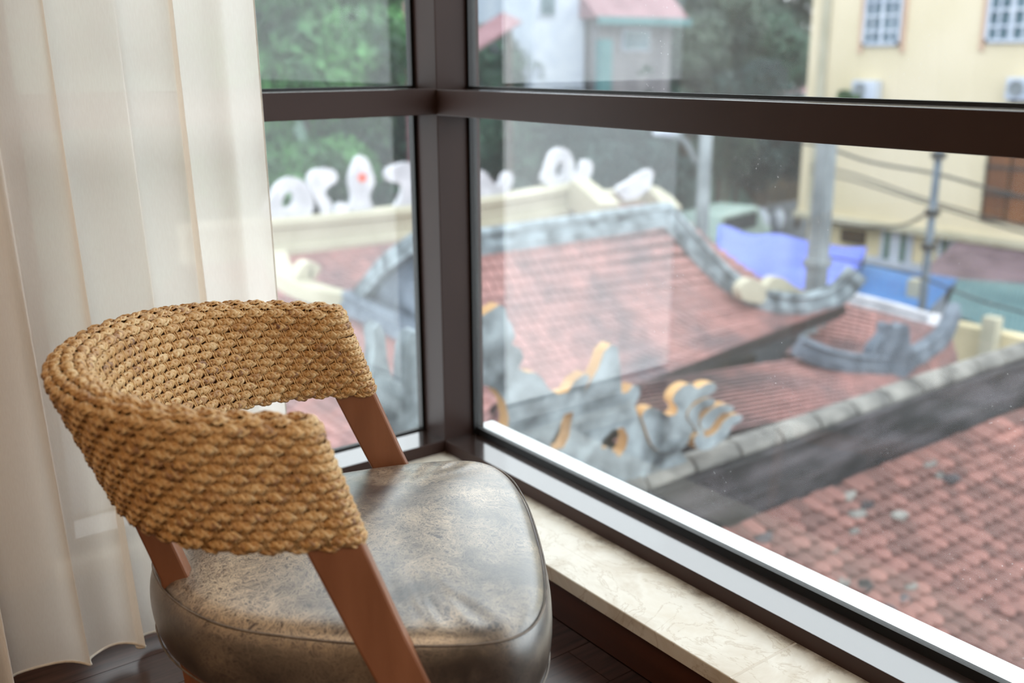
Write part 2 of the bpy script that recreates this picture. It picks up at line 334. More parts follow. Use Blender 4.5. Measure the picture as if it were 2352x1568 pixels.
struct('wall_back', MB().box((RX0-.1, RY0-.12, -.12), (XG+.2, RY0, RZ1)), M['wall'])
struct('wall_west', MB().box((RX0-.12, RY0, -.12), (RX0, YG+.1, RZ1)), M['wall'])
wl = struct('wall_left', MB().box((RX0, 2.19, -.12), (XW, YG+.1, RZ1)).box((XW, YI-.02, ZTOP+.06), (XG+.15, YG+.1, RZ1)).box((XW, YI, -.12), (XI+.02, YG+.1, .09)), M['wall'])
wr = struct('wall_right', MB().box((XI, RY0, -.12), (XG+.1, YI, .09)).box((XI-.02, RY0, ZTOP+.06), (XG+.15, YI-.02, RZ1)), M['wall'])
struct('baseboard_left', MB().box((RX0, 2.172, 0), (XW, 2.19, .1)).box((XW, 2.172, 0), (1.262, 2.188, ZL-.034)), M['skirting'], bevel=.002)
struct('baseboard_right', MB().box((1.262, RY0, 0), (1.278, 2.172, ZL-.034)), M['skirting'], bevel=.002)
struct('baseboard_back', MB().box((RX0, RY0, 0), (1.26, RY0+.016, .1)), M['skirting'])
struct('trim_3', MB().box((1.278, RY0, 0), (XI, 2.19, ZL-.034)), M['roofbase'])
# marble ledges: stone slabs with thin joints
t1 = struct('trim_1', MB().box((1.2458, RY0, ZL-.033), (XI+.03, YI, ZL-.0006)), M['grout'])
ys = [2.222, 1.012, -.2, -1.4, -2.6, RY0]
for a, b in zip(ys[1:], ys[:-1]):
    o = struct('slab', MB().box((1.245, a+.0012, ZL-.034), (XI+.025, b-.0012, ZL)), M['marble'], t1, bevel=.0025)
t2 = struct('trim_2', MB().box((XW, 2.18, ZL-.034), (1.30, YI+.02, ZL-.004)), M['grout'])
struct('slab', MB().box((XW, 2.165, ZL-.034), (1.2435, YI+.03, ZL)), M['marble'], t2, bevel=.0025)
# windows
w2 = bpy.data.objects.new('window_2', None); COL.objects.link(w2); w2['kind'] = 'structure'
w1 = bpy.data.objects.new('window_1', None); COL.objects.link(w1); w1['kind'] = 'structure'
FR, FF = M['frame'], M['frame_face']
MB().box((XI, YI, ZS-.03), (XG+.03, YG+.03, RZ1-.2)).build('corner_post', FF, w2, bevel=.002)
top_gloss(MB().box((XI, RY0, ZL-.01), (XG-.004, YI, ZS)).build('bottom_rail', FR, w2, bevel=.0015), FR, FF)
MB().box((XG-.004, RY0, ZL-.01), (XG+.012, YI, ZS+.019)).build('gasket', M['gasket'], w2)
MB().box((XG-.011, YI-.010, ZS), (XG+.012, YI, ZTOP)).build('gasket', M['gasket'], w2)
top_gloss(MB().box((XI-.002, RY0, ZT0), (XG-.001, YI+.0005, ZT1)).build('transom', FF, w2, bevel=.002), FR, FF)
MB().box((XG-.014, RY0, ZT1), (XG-.001, YI, ZT1+.006)).box((XG-.012, RY0, ZT0-.005), (XG-.001, YI, ZT0)).build('gasket', M['gasket'], w2)
MB().box((XI, RY0, ZTOP), (XG+.01, YI, ZTOP+.07)).build('top_rail', FF, w2)
for ym in (-1.2,):
    MB().box((XI, ym-.035, ZS), (XG+.01, ym+.035, ZTOP)).build('mullion', FF, w2, bevel=.002)
for (a, b) in ((ZS, ZT0), (ZT1, ZTOP)):
    MB().box((XG, RY0, a), (XG+.006, YI+.003, b)).build('pane', M['glass'], w2)
MB().box((XG+.012, RY0, ZS-.03), (XG+.088, 2.26, ZS+.006)).build('outer_sill', M['outer_sill'], w2, bevel=.003)
top_gloss(MB().box((XW, YI, ZL-.01), (XI+.001, YG-.004, ZS)).build('bottom_rail', FR, w1, bevel=.0015), FR, FF)
MB().box((XW, YG-.004, ZL-.01), (XI, YG+.012, ZS+.005)).build('gasket', M['gasket'], w1)
MB().box((XI-.010, YG-.011, ZS), (XI, YG+.012, ZTOP)).build('gasket', M['gasket'], w1)
top_gloss(MB().box((XW, YI-.002, ZT0+.002), (XI+.0005, YG-.001, ZT1+.002)).build('transom', FF, w1, bevel=.002), FR, FF)
MB().box((XW, YG-.014, ZT1+.002), (XI, YG-.001, ZT1+.008)).box((XW, YG-.012, ZT0-.004), (XI, YG-.001, ZT0+.002)).build('gasket', M['gasket'], w1)
MB().box((XW, YI, ZTOP), (XI, YG+.01, ZTOP+.07)).build('top_rail', FF, w1)
MB().box((XW, YI, ZS), (XW+.06, YG+.01, ZTOP)).build('mullion', FF, w1)
for (a, b) in ((ZS, ZT0), (ZT1, ZTOP)):
    MB().box((XW, YG, a), (XI+.003, YG+.006, b)).build('pane', M['glass'], w1)

# ================================================================== CURTAIN
def curtain_xy(s, z):
    # s = 0 at the free (right) edge, 1 far left; hangs from z 2.5 to .03
    k = (2.5-z)/2.47
    x = .885-1.55*s
    amp = .55+.45*k
    edge = min(1, s/.10)
    ph = s*1.55/.118*2*PI/1.0
    a1 = math.sin(ph+.9*math.sin(3.1*s+1)+.25*math.sin(2.2*z+s*7))
    a2 = math.sin(ph*.47+1.7+.3*math.sin(1.3*z))
    a3 = math.sin(ph*2.3+.4)
    yy = 2.085+edge*amp*(.026*a1+.028*a2+.004*a3)-(.15*k**3+.04*k*k*a2)*min(1, s/.22)
    xx = x+edge*amp*(.024*math.cos(ph+.9*math.sin(3.1*s+1)+.6)+.014*math.cos(ph*.47))+.02*k*(1-s)
    return xx, yy
ns, nz_ = 420, 46; vs = []; fs = []
zs_ = [2.5-2.468*(i/(nz_-1)) for i in range(nz_)]
for z in zs_:
    for i in range(ns):
        s = i/(ns-1); x, y = curtain_xy(s, z); vs.append((x, y, z+(.010*math.sin(s*23) if z < .1 else 0)))
for a in range(nz_-1):
    for i in range(ns-1): q = a*ns+i; fs.append((q, q+1, q+ns+1, q+ns))
ct = thing('curtain', 'sheer white voile curtain hanging in soft folds behind the woven chair', 'curtain', (.1, 2.09, .02))
o = link('fabric', mesh('fabric', vs, fs, M['voile'], True)); wparent(o, ct)
o = MB().tube([vs[(nz_-1)*ns+i] for i in range(0, ns, 2)], .0028, 6).build('hem', M['hem'], ct, smooth=True); o['label'] = 'thicker stitched hem along the bottom edge'
MB().tube([vs[a*ns] for a in range(nz_)], .0015, 5).build('side_hem', M['hem'], ct, smooth=True)
rail = MB().box((-1.0, 2.06, 2.5), (1.40, 2.12, 2.53)).build('curtain_track', M['winwhite'])
tag(rail, 'white ceiling curtain track carrying the sheer curtain', 'curtain track')
MB().box((-1.0, 2.08, 2.53), (1.40, 2.10, RZ1)).build('bracket', M['winwhite'], rail)

# ================================================================== CHAIR
AO = np.array([.685, 1.373, 0]); ANG = math.atan2(-.51, .86)
chair = thing('armchair', 'curved tub chair with braided straw back, tan wooden legs and worn grey-brown leather seat', 'chair', tuple(AO), ANG)
# local frame: x forward, y left
def cat_closed(pts, n):
    P = [np.array(p, float) for p in pts]; out = []
    m = len(P)
    for i in range(m):
        p0, p1, p2, p3 = P[i-1], P[i], P[(i+1) % m], P[(i+2) % m]
        for k in range(n):
            t = k/n
            out.append(.5*((2*p1)+(-p0+p2)*t+(2*p0-5*p1+4*p2-p3)*t*t+(-p0+3*p1-3*p2+p3)*t**3))
    return out
half = [(.318, 0), (.314, .13), (.298, .235), (.262, .300), (.20, .322), (.09, .314), (-.04, .282), (-.164, .232), (-.251, .148), (-.298, .057)]
plan_pts = half+[(-.307, 0)]+[(a, -b) for a, b in half[:0:-1]]
cur = cat_closed(plan_pts, 6); nC = len(cur); cen = np.array([.02, 0.])
def seat_mesh():
    vs = []; rings = []
    # (scale outward offset, z)
    prof = [(-.030, .300), (-.010, .302), (.004, .318), (.010, .345), (.011, .375), (.008, .402), (.002, .420), (-.004, .4275), (-.010, .4345), (-.022, .4415)]
    def off(p, d):
        r = p-cen; return p+nrm(r)*d
    for (d, z) in prof:
        rings.append([(*off(p, d), z) for p in cur])
    for f in (.86, .74, .6, .46, .3, .15):
        R_ = []
        for p in cur:
            q = cen+(p-cen)*f*.93; zz = .4415+.027*(1-(f/.93)**2)
            # creases where the front legs pinch the cushion
            for sgn in (-1, 1):
                dd = (q[0]-.12)**2/.006+(q[1]-sgn*.26)**2/.002
                zz += -.007*math.exp(-dd)*math.cos((q[0]-.10)*150)
            R_.append((q[0], q[1], zz))
        rings.append(R_)
    for R_ in rings: vs += R_
    fs = []
    for i in range(len(rings)-1):
        for k in range(nC): fs.append((i*nC+k, i*nC+(k+1) % nC, (i+1)*nC+(k+1) % nC, (i+1)*nC+k))
    vs.append((cen[0], cen[1], .4695)); c = len(vs)-1; b = (len(rings)-1)*nC
    for k in range(nC): fs.append((b+k, b+(k+1) % nC, c))
    fs.append(tuple(range(nC))[::-1])
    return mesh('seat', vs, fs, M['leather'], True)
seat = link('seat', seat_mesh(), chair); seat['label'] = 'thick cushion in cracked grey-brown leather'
sub = seat.modifiers.new('s', 'SUBSURF'); sub.levels = 1; sub.render_levels = 1
pp = []
for p in cur:
    r = nrm(p-cen); q = p+r*.001; pp.append((q[0], q[1], .4265))
MB().tube(pp, .0017, 6, closed=True).build('piping', M['piping'], seat, smooth=True, world=False)
pp = [(*(p+nrm(p-cen)*.006), .318) for p in cur]
MB().tube(pp, .0016, 6, closed=True).build('piping', M['piping'], seat, smooth=True, world=False)
fr_pts = [cen+(p-cen)*.93 for p in cur]
mb = MB(); n = len(fr_pts)
mb.add([(p[0], p[1], .255) for p in fr_pts]+[(p[0], p[1], .301) for p in fr_pts], [(k, (k+1) % n, n+(k+1) % n, n+k) for k in range(n)]+[tuple(range(n))[::-1], tuple(range(n, 2*n))])
mb.build('seat_frame', M['wood'], chair, world=False)
def plank_path(path, wa, tb):
    """leg: path of (a, b, z, width) ; rectangular section, width along a, thickness along b"""
    vs = []
    for (a, b, z, w) in path:
        for (s1, s2) in ((-1, -1), (1, -1), (1, 1), (-1, 1)): vs.append((a+s1*w/2, b+s2*tb/2, z))
    fs = [(3, 2, 1, 0)]
    for i in range(len(path)-1):
        for k in range(4): fs.append((i*4+k, i*4+(k+1) % 4, (i+1)*4+(k+1) % 4, (i+1)*4+k))
    q = (len(path)-1)*4; fs.append((q, q+1, q+2, q+3)); return vs, fs
for sg in (1, -1):
    vs_, fs_ = plank_path([(.235, sg*.335, 0, .050), (.17, sg*.331, .18, .060), (.091, sg*.325, .378, .070), (.058, sg*.320, .455, .072), (.004, sg*.314, .592, .078), (.004, sg*.312, .612, .066)], 0, .026)
    o = link('leg', mesh('leg', vs_, fs_, M['wood']), chair); o['label'] = 'slanting front leg in reddish brown wood'
    b = o.modifiers.new('b', 'BEVEL'); b.width = .004; b.segments = 2
    vs_, fs_ = plank_path([(-.215, sg*.105, 0, .038), (-.232, sg*.105, .25, .044), (-.240, sg*.102, .34, .044), (-.254, sg*.10, .44, .044), (-.282, sg*.10, .53, .044), (-.300, sg*.10, .600, .038)], 0, .030)
    o = link('leg', mesh('leg', vs_, fs_, M['wood']), chair); o['label'] = 'rear leg bending back under the weave'
    b = o.modifiers.new('b', 'BEVEL'); b.width = .004; b.segments = 2
# ---- woven backrest
PB = dict(Wt=.303, Bt=.388, Wb=.312, Bb=.318, st=.08, zt0=.742, zt1=.770, zb0=.590, zb1=.590, th=.042, thb=.060, lean=.36, e=2.08)
def plan(t, W, B, st, e):
    fr = st/(st+.5*3.1*(W+B-st)/2)
    if abs(t) > 1-fr:
        a = -st*(1-(abs(t)-(1-fr))/fr); b = np.sign(t)*W
    else:
        th = t/(1-fr)*np.pi/2; c_, s_ = np.cos(th), np.sin(th)
        a = -st-(B-st)*abs(c_)**(2/e); b = W*np.sign(s_)*abs(s_)**(2/e)
    return np.array([a, b])
def frame_at(t, v):
    k = np.cos(t*np.pi/2)
    Wd = PB['Wb']+(PB['Wt']-PB['Wb'])*v; B = PB['Bb']+(PB['Bt']-PB['Bb'])*v
    p = plan(t, Wd, B, PB['st'], PB['e']); dt = 2e-3
    q = nrm(plan(min(t+dt, 1), Wd, B, PB['st'], PB['e'])-plan(max(t-dt, -1), Wd, B, PB['st'], PB['e']))
    nn = np.array([-q[1], q[0]])
    if nn.dot(p-np.array([-.1, 0])) < 0: nn = -nn
    zb = PB['zb0']+(PB['zb1']-PB['zb0'])*k; zt = PB['zt0']+(PB['zt1']-PB['zt0'])*k
    z = zb+(zt-zb)*v; th = (PB['th']+(PB['thb']-PB['th'])*k)*(.82+.18*v)
    a = p[0]+(PB['lean']*(PB['zt0']-z)-.024)*(1-k)
    return np.array([a, p[1], z]), np.array([nn[0], nn[1], 0.]), th/2
def loop_at(v, wf, dz, n=240, full=False):
    """closed band at height v around inner face, front ends and outer face (columns: x y z t side)"""
    pts = []; ts = np.linspace(-1, 1, n)
    def pt(t, w):
        p, nn, h = frame_at(t, v); return np.r_[p+nn*h*w*wf+np.array([0, 0, dz]), t, w]
    for t in ts: pts.append(pt(t, -1))
    for tt, sg in ((1, 1), (-1, -1)):
        if sg < 0:
            for t in ts[::-1]: pts.append(pt(t, 1))
        p, nn, h = frame_at(tt, v)
        for ph in np.linspace(-PI/2*sg, PI/2*sg, 12)[1:-1]: pts.append(np.r_[p+nn*h*wf*math.sin(ph)+np.array([h*wf*math.cos(ph), 0, 0])+np.array([0, 0, dz]), tt, math.sin(ph)])
    pts = np.array(pts); return pts if full else pts[:, :3]
def resample(P, step, closed=True):
    Q = np.vstack([P, P[:1]]) if closed else P
    d = np.r_[0, np.cumsum(np.linalg.norm(np.diff(Q[:, :3], axis=0), axis=1))]
    n = int(round(d[-1]/step)); s = np.linspace(0, d[-1], n, endpoint=not closed)
    return np.stack([np.interp(s, d, Q[:, i]) for i in range(P.shape[1])], 1), s, d[-1]
LAM = .042   # over-under period
def braid(P, normal_fn, row, closed=True, mu=.033, wid=.0046, name='braid', parent=None):
    step = .0027; Q5, s, Ltot = resample(P, step, closed); Q = Q5[:, :3].copy()
    nper = max(2, round(Ltot/LAM)); lam = Ltot/nper if closed else LAM
    nmu = round(Ltot/mu); mu_ = Ltot/nmu
    T = (np.roll(Q, -1, 0)-np.roll(Q, 1, 0)) if closed else np.gradient(Q, axis=0)
    T /= np.linalg.norm(T, axis=1)[:, None]
    Nn = normal_fn(Q, T); Nn -= T*(Nn*T).sum(1)[:, None]; Nn /= np.linalg.norm(Nn, axis=1)[:, None]
    U = np.cross(Nn, T)
    over = (np.clip(np.cos(PI*(np.interp(Q5[:, 3], ST_T, ST_D)/(LAM/2)+.5+row))*-Q5[:, 4]*.95+.28, -1, 1)) if P.shape[1] == 5 else np.cos(2*PI*s/lam+row*PI)            # +1 outside the stakes, -1 tucked behind
    jit = np.interp(s, np.linspace(0, Ltot, 60), RNG.randn(60)*.0007)
    n = len(Q); K = 6; vs = []; fs = []; tone = []; fib = []
    env = .84+.20*over
    for j in range(3):
        ph = 2*PI*s/mu_+2*PI*j/3
        lat = wid*env*np.sin(ph); nor = .0019*np.cos(2*ph)+.0026*over
        C = Q+U*(lat+jit)[:, None]+Nn*nor[:, None]
        Ts = (np.roll(C, -1, 0)-np.roll(C, 1, 0)) if closed else np.gradient(C, axis=0)
        Ts /= np.linalg.norm(Ts, axis=1)[:, None]
        twist = .35*np.cos(ph)
        Nj = Nn*np.cos(twist)[:, None]+U*np.sin(twist)[:, None]; Uj = np.cross(Nj, Ts); Uj /= np.linalg.norm(Uj, axis=1)[:, None]; Nj = np.cross(Ts, Uj)
        hw = (.0043+.0005*np.sin(s*90+j))*(.85+.2*over); ht = .0017
        seg = np.clip(RNG.beta(3.0, 2.2, int(Ltot/.032)+3), 0, 1); dk = RNG.rand(len(seg)) < .07; seg[dk] *= .15
        tj = np.interp(s, np.arange(len(seg))*.032, seg)
        base = len(vs)
        ring = []
        for k in range(K):
            a = 2*PI*k/K; ring.append(C+Uj*(hw*math.cos(a))[:, None]+Nj*(ht*math.sin(a)*(1 if k not in () else 1)))
        R_ = np.stack(ring, 1).reshape(-1, 3); base = len(vs) if isinstance(vs, list) and not vs else base
        vs.extend(R_.tolist()); 
        for k in range(K): pass
        tone.extend(np.repeat(tj, K).tolist())
        off = RNG.rand()*100
        for i in range(n):
            for k in range(K): fib.append((s[i]*28+off, math.cos(2*PI*k/K)*2.6, math.sin(2*PI*k/K)*1.0+j*9+row*3.1))
        for i in range(n if closed else n-1):
            i2 = (i+1) % n
            for k in range(K): fs.append((base+i*K+k, base+i2*K+k, base+i2*K+(k+1) % K, base+i*K+(k+1) % K))
    me = mesh(name, vs, fs, M['straw'], True)
    at = me.attributes.new('tone', 'FLOAT', 'POINT'); at.data.foreach_set('value', tone)
    af = me.attributes.new('fibre', 'FLOAT_VECTOR', 'POINT'); af.data.foreach_set('vector', np.array(fib, dtype=np.float32).ravel())
    return link(name, me, parent)
ST_T = np.linspace(-1, 1, 600); _cl = np.array([frame_at(t, .5)[0] for t in ST_T]); ST_D = np.r_[0, np.cumsum(np.linalg.norm(np.diff(_cl, axis=0), axis=1))]; NST = int(round(ST_D[-1]/.019)); LAM = 2*ST_D[-1]/NST
# core
core_v = []; core_f = []; prof_rows = []
for (v, wf, dz) in ((0, .05, -.002), (0, .75, .0), (.1, .85, 0), (.35, .85, 0), (.6, .85, 0), (.85, .85, 0), (1, .8, 0), (1, .55, .010), (1, .05, .016)):
    prof_rows.append(loop_at(v, wf, dz, 80))
nr = len(prof_rows[0])
for R_ in prof_rows: core_v += R_.tolist()
for i in range(len(prof_rows)-1):
    for k in range(nr): core_f.append((i*nr+k, i*nr+(k+1) % nr, (i+1)*nr+(k+1) % nr, (i+1)*nr+k))
back = link('backrest', mesh('backrest', core_v, core_f, M['core'], True), chair); recalc(back.data)
back['label'] = 'curved back shell woven from braided water hyacinth'
def side_normal(Q, T):
    return np.cross(T, np.array([0, 0, 1.]))*OUT
NR = 12
for r in range(NR):
    v = (r+.42)/NR
    P = loop_at(v, 1.02, 0, full=True)
    # orientation: inner face traversed with t increasing; outward normal of the band = away from shell centre
    cen_line = np.array([frame_at(t, v)[0] for t in np.linspace(-1, 1, 300)])
    def nf(Q, T, cl=cen_line):
        d = Q[:, None, :2]-cl[None, :, :2]; i = (d**2).sum(2).argmin(1); n = Q-cl[i]; n[:, 2] = 0
        n /= np.linalg.norm(n, axis=1)[:, None]; return n
    braid(P, nf, r, parent=back)
for (wf, dz, tilt, row) in ((.98, .0055, .8, NR), (.56, .0150, .35, NR+1)):
    P = loop_at(1, wf, dz, full=True); cen_line = np.array([frame_at(t, 1)[0] for t in np.linspace(-1, 1, 300)])
    def nf2(Q, T, cl=cen_line, tl=tilt):
        d = Q[:, None, :2]-cl[None, :, :2]; i = (d**2).sum(2).argmin(1); n = Q-cl[i]; n[:, 2] = 0
        n /= np.linalg.norm(n, axis=1)[:, None]+1e-9; n = n*tl; n[:, 2] = 1-tl*.6; return n
    braid(P, nf2, row, parent=back)
P = np.array([frame_at(t, 1)[0]+np.array([0, 0, .019]) for t in np.linspace(-1, 1, 200)])
braid(P, lambda Q, T: np.tile([0, 0, 1.], (len(Q), 1)), 0, closed=False, parent=back)
P = loop_at(0, .75, -.004, full=True); cen_line = np.array([frame_at(t, 0)[0] for t in np.linspace(-1, 1, 300)])
def nf3(Q, T, cl=cen_line):
    d = Q[:, None, :2]-cl[None, :, :2]; i = (d**2).sum(2).argmin(1); n = Q-cl[i]; n[:, 2] = 0
    n /= np.linalg.norm(n, axis=1)[:, None]+1e-9; n[:, 2] = -.8; return n
braid(P, nf3, 1, parent=back)
# stakes: paired reeds running over the shell between the braids
tt = np.linspace(-1, 1, 600); cl = np.array([frame_at(t, .5)[0] for t in tt]); dl = np.r_[0, np.cumsum(np.linalg.norm(np.diff(cl, axis=0), axis=1))]
nst = NST
for i in range(nst):
    t = float(np.interp((i+.5)*ST_D[-1]/nst, ST_D, ST_T)); mb = MB()
    for dt in (-.0021, .0021):
        pts = []
        for w in (-1, 1):
            seq = []
            for v in np.linspace(0, 1, 6):
                p, nn, h = frame_at(t, v); tg = np.array([-nn[1], nn[0], 0]); seq.append(p+nn*(h*1.0+.0018)*w+tg*dt)
            pts += seq if w == -1 else seq[::-1]
            if w == -1:
                p, nn, h = frame_at(t, 1); tg = np.array([-nn[1], nn[0], 0])
                for ph in (-50, -15, 15, 50): pts.append(p+nn*h*math.sin(math.radians(ph))+tg*dt+np.array([0, 0, .017*math.cos(math.radians(ph))]))
        mb.tube(pts, .0015, 5)
    mb.build('stake', M['reed'], back, smooth=True, world=False)

# ================================================================== OUTSIDE : temple roofs
GZ = -6.0
struct('ground', MB().box((1.8, -12, GZ-.2), (90, 90, GZ)), M['asphalt'])
struct('exterior_wall', MB().box((XI, RY0-4, GZ), (XG+.10, YG+.1, ZL-.045)).box((-6, YI+.02, GZ), (XG+.10, YG+.1, ZL-.045)), M['stucco'])
def patch(TL, TR, BR, BL, sag=0):
    TL, TR, BR, BL = [np.array(q, float) for q in (TL, TR, BR, BL)]
    def f(u, v):  # u left-right, v top-bottom
        p = (TL*(1-u)+TR*u)*(1-v)+(BL*(1-u)+BR*u)*v
        p = p.copy(); p[2] -= sag*4*v*(1-v); return p
    return f
def tile_geo(w, l, th, round_=True):
    # local: x across, y down slope (0 at head, l at tail), z up
    n = 4; out = [(-w/2, 0), (w/2, 0), (w/2, l*.72)]
    for k in range(1, n): a = PI*k/n; out.append((w/2*math.cos(a), l*.72+l*.28*math.sin(a)))
    out.append((-w/2, l*.72)); m = len(out)
    vs = [(x, y, 0) for x, y in out]+[(x, y, th) for x, y in out]
    fs = [tuple(range(m, 2*m))[::1]]+[(k, (k+1) % m, m+(k+1) % m, m+k)[::1] for k in range(2, m)]
    return vs, fs
def tiled(f, w, row, parent, mat, lift=.02, th=.012, nlen=None, stuff_name='tiles', indiv=None, jitter=.006, thick=.12, base_mat=None):
    """fish-scale tiles laid in courses on patch f.  indiv(p) -> score: the 300 largest scores become separate parts"""
    Lu = max(np.linalg.norm(f(1, 1)-f(0, 1)), np.linalg.norm(f(1, 0)-f(0, 0))); Lv = np.linalg.norm(f(.5, 1)-f(.5, 0))
    nv = int(Lv/row); tv, tf = tile_geo(w*.96, row*1.5, th); tv = np.array(tv); mb = MB(); sing = []
    allp = []
    for j in range(nv):
        v = (j+.0)/nv; lu = np.linalg.norm(f(1, v)-f(0, v)); nu = max(1, int(lu/w)); 
        for i in range(nu+1):
            u = (i+(.5 if j % 2 else 0))/nu
            if u > 1.0: continue
            p = f(u, v); dv = nrm(f(u, min(v+.02, 1.02))-f(u, v-.0)); du = nrm(f(min(u+.01, 1.01), v)-f(u-.01, v)); nn = nrm(np.cross(du, dv)); 
            if nn[2] < 0: nn = -nn
            allp.append((p, du, dv, nn))
    if indiv:
        sc = sorted(range(len(allp)), key=lambda q: -indiv(allp[q][0])); sel = set(sc[:300])
    else: sel = set()
    tm = mesh('tile', tv, tf, mat) if sel else None
    for q, (p, du, dv, nn) in enumerate(allp):
        tilt = lift/(row*1.5); d2 = nrm(dv+nn*tilt*.9); n2 = nrm(np.cross(du, d2)); n2 = n2 if n2[2] > 0 else -n2
        jr = RNG.randn()*jitter*8; du2 = nrm(du+d2*jr*.3); d3 = nrm(d2-du2*jr*.3)
        pp_ = p+nn*(.004+abs(RNG.randn())*jitter)+dv*RNG.randn()*jitter
        if q in sel:
            o = link('tile', tm); mt = Matrix.Identity(4)
            for r_ in range(3): mt[r_][0] = du2[r_]; mt[r_][1] = d3[r_]; mt[r_][2] = n2[r_]; mt[r_][3] = pp_[r_]
            o.parent = parent; o.matrix_parent_inverse = parent.matrix_world.inverted(); o.matrix_basis = mt
        else:
            mb.add((pp_+tv[:, :1]*du2+tv[:, 1:2]*d3+tv[:, 2:]*n2).tolist(), tf)
    if mb.v:
        o = mb.build(stuff_name, mat, parent); o['kind'] = 'stuff'
    # bed under the tiles
    g = MB(); G = 12; vs = []
    for a in range(G+1):
        for b in range(G+1): vs.append(f(b/G, a/G))
    vs2 = [p-np.array([0, 0, thick]) for p in vs]; n1 = len(vs); fs = []
    for a in range(G):
        for b in range(G):
            q = a*(G+1)+b; fs.append((q, q+G+1, q+G+2, q+1)); fs.append((n1+q, n1+q+1, n1+q+G+2, n1+q+G+1))
    for k in range(G):
        for (q, r_) in ((k, k+1), (G*(G+1)+k, G*(G+1)+k+1), (k*(G+1), (k+1)*(G+1)), (k*(G+1)+G, (k+1)*(G+1)+G)): fs.append((q, r_, n1+r_, n1+q))
    g.add(vs+vs2, fs).build('roof_deck', base_mat or M['roofbase'], parent)
def cutout(name, pts, holes, parent, depth, axis, front, side, off=0, hnd='AUTO'):
    """thick carved slab: outline as world points on a plane, extruded away along +axis, edges get their own paint"""
    ax = 1 if axis == 'y' else 0; hx = 0 if axis == 'y' else 1
    cu = bpy.data.curves.new(name, 'CURVE'); cu.dimensions = '2D'; cu.fill_mode = 'BOTH'; cu.extrude = depth/2; cu.resolution_u = 3
    for poly in [pts]+holes:
        sp = cu.splines.new('BEZIER'); sp.bezier_points.add(len(poly)-1); sp.use_cyclic_u = True
        for bp, p in zip(sp.bezier_points, poly):
            bp.co = (p[hx], p[2], 0); bp.handle_left_type = bp.handle_right_type = hnd
    tmp = bpy.data.objects.new('tmp', cu); COL.objects.link(tmp); dg = bpy.context.evaluated_depsgraph_get(); dg.update()
    me = bpy.data.meshes.new_from_object(tmp.evaluated_get(dg)); bpy.data.objects.remove(tmp); bpy.data.curves.remove(cu)
    me.materials.clear(); me.materials.append(front); me.materials.append(side)
    plane = float(np.mean([p[ax] for p in pts]))
    for v in me.vertices:
        x, z, d = v.co; v.co = (x, plane+d+depth/2+off, z) if axis == 'y' else (plane+d+depth/2+off, x, z)
    recalc(me)
    for p in me.polygons: p.material_index = 0 if abs(p.normal[ax]) > .7 else 1
    o = link(name, me)
    if parent is not None: wparent(o, parent)
    return o
def pxl(seq, plane, v, sc=1, ox=0, oy=0):
    f = {'x': onx, 'y': ony, 'z': onz}[plane]; return [f(ox+a/sc, oy+b/sc, v) for a, b in seq]

# ---- near roof with its masonry ridge and dragon finial
nroof = thing('temple_roof', 'nearest temple roof of red fish-scale tiles below the window, topped by a black masonry ridge', 'roof', (6, 2.5, -2.4))
fN = patch((2.7, 3.80, -1.68), (11.5, 3.80, -1.68), (11.5, .3, -3.70), (2.7, .3, -3.70))
vis = lambda p: (-abs((p-CP)@RM[:, 2]*-1-6.2) if (lambda q: 1150 < q[0] < 2500 and 900 < q[1] < 1640)(prj(p)) else -99-np.linalg.norm(p-np.array([5.6, 2.9, -2.2])))
def prj(p):
    q = RM.T@(np.array(p)-CP); return (CX+q[0]*FPX/-q[2], CY-q[1]*FPX/-q[2])
def near_score(p):
    q = prj(p); d = np.linalg.norm(p-CP)
    line = 987+.488*(q[0]-1112)-25      # hidden below the window sill
    return -d if (q[0] < 2400 and q[1] < line) else -100-d
tiled(fN, .118, .098, nroof, M['tile'], indiv=near_score, lift=.045, th=.016, jitter=.006)
prof = [(-.24, -.06), (-.24, .06), (-.17, .08), (-.17, .20), (-.21, .22), (-.21, .27), (-.15, .29), (-.13, .46), (-.16, .48), (-.13, .545), (-.05, .58), (.05, .58), (.13, .545), (.16, .48), (.13, .46), (.15, .29), (.21, .27), (.21, .22), (.17, .20), (.17, .08), (.24, .06), (.24, -.06)]
prof = [(a, b-.0) for a, b in prof]
low = [q for q in prof if q[1] <= .49]
o = MB().sweep([(x, 4.03+.010*math.sin(x*2.1), -1.78+.012*math.sin(x*1.3)) for x in np.arange(2.3, 12, .3)], low).build('ridge_wall', M['stone_dark'], nroof); o['label'] = 'long black moulded masonry ridge'; recalc(o.data)
for i, x in enumerate(np.arange(2.3, 11.9, .42)):       # ridge cap stones with open joints
    pr = [(-.10+.01*RNG.randn(), .485), (-.10, .52), (-.07, .55), (-.03, .575+.01*RNG.randn()), (.03, .575), (.07, .55), (.10, .52), (.10, .485)]
    o = MB().sweep([(x, 4.03, -1.78), (x+.405, 4.03+.006*RNG.randn(), -1.78)], pr).build('cap_stone', M['stone_cap'], nroof, bevel=.01); recalc(o.data)
MB().box((2.7, 4.2, -3.6), (11.5, 4.25, -1.5)).build('back_wall', M['stone_dark'], nroof)
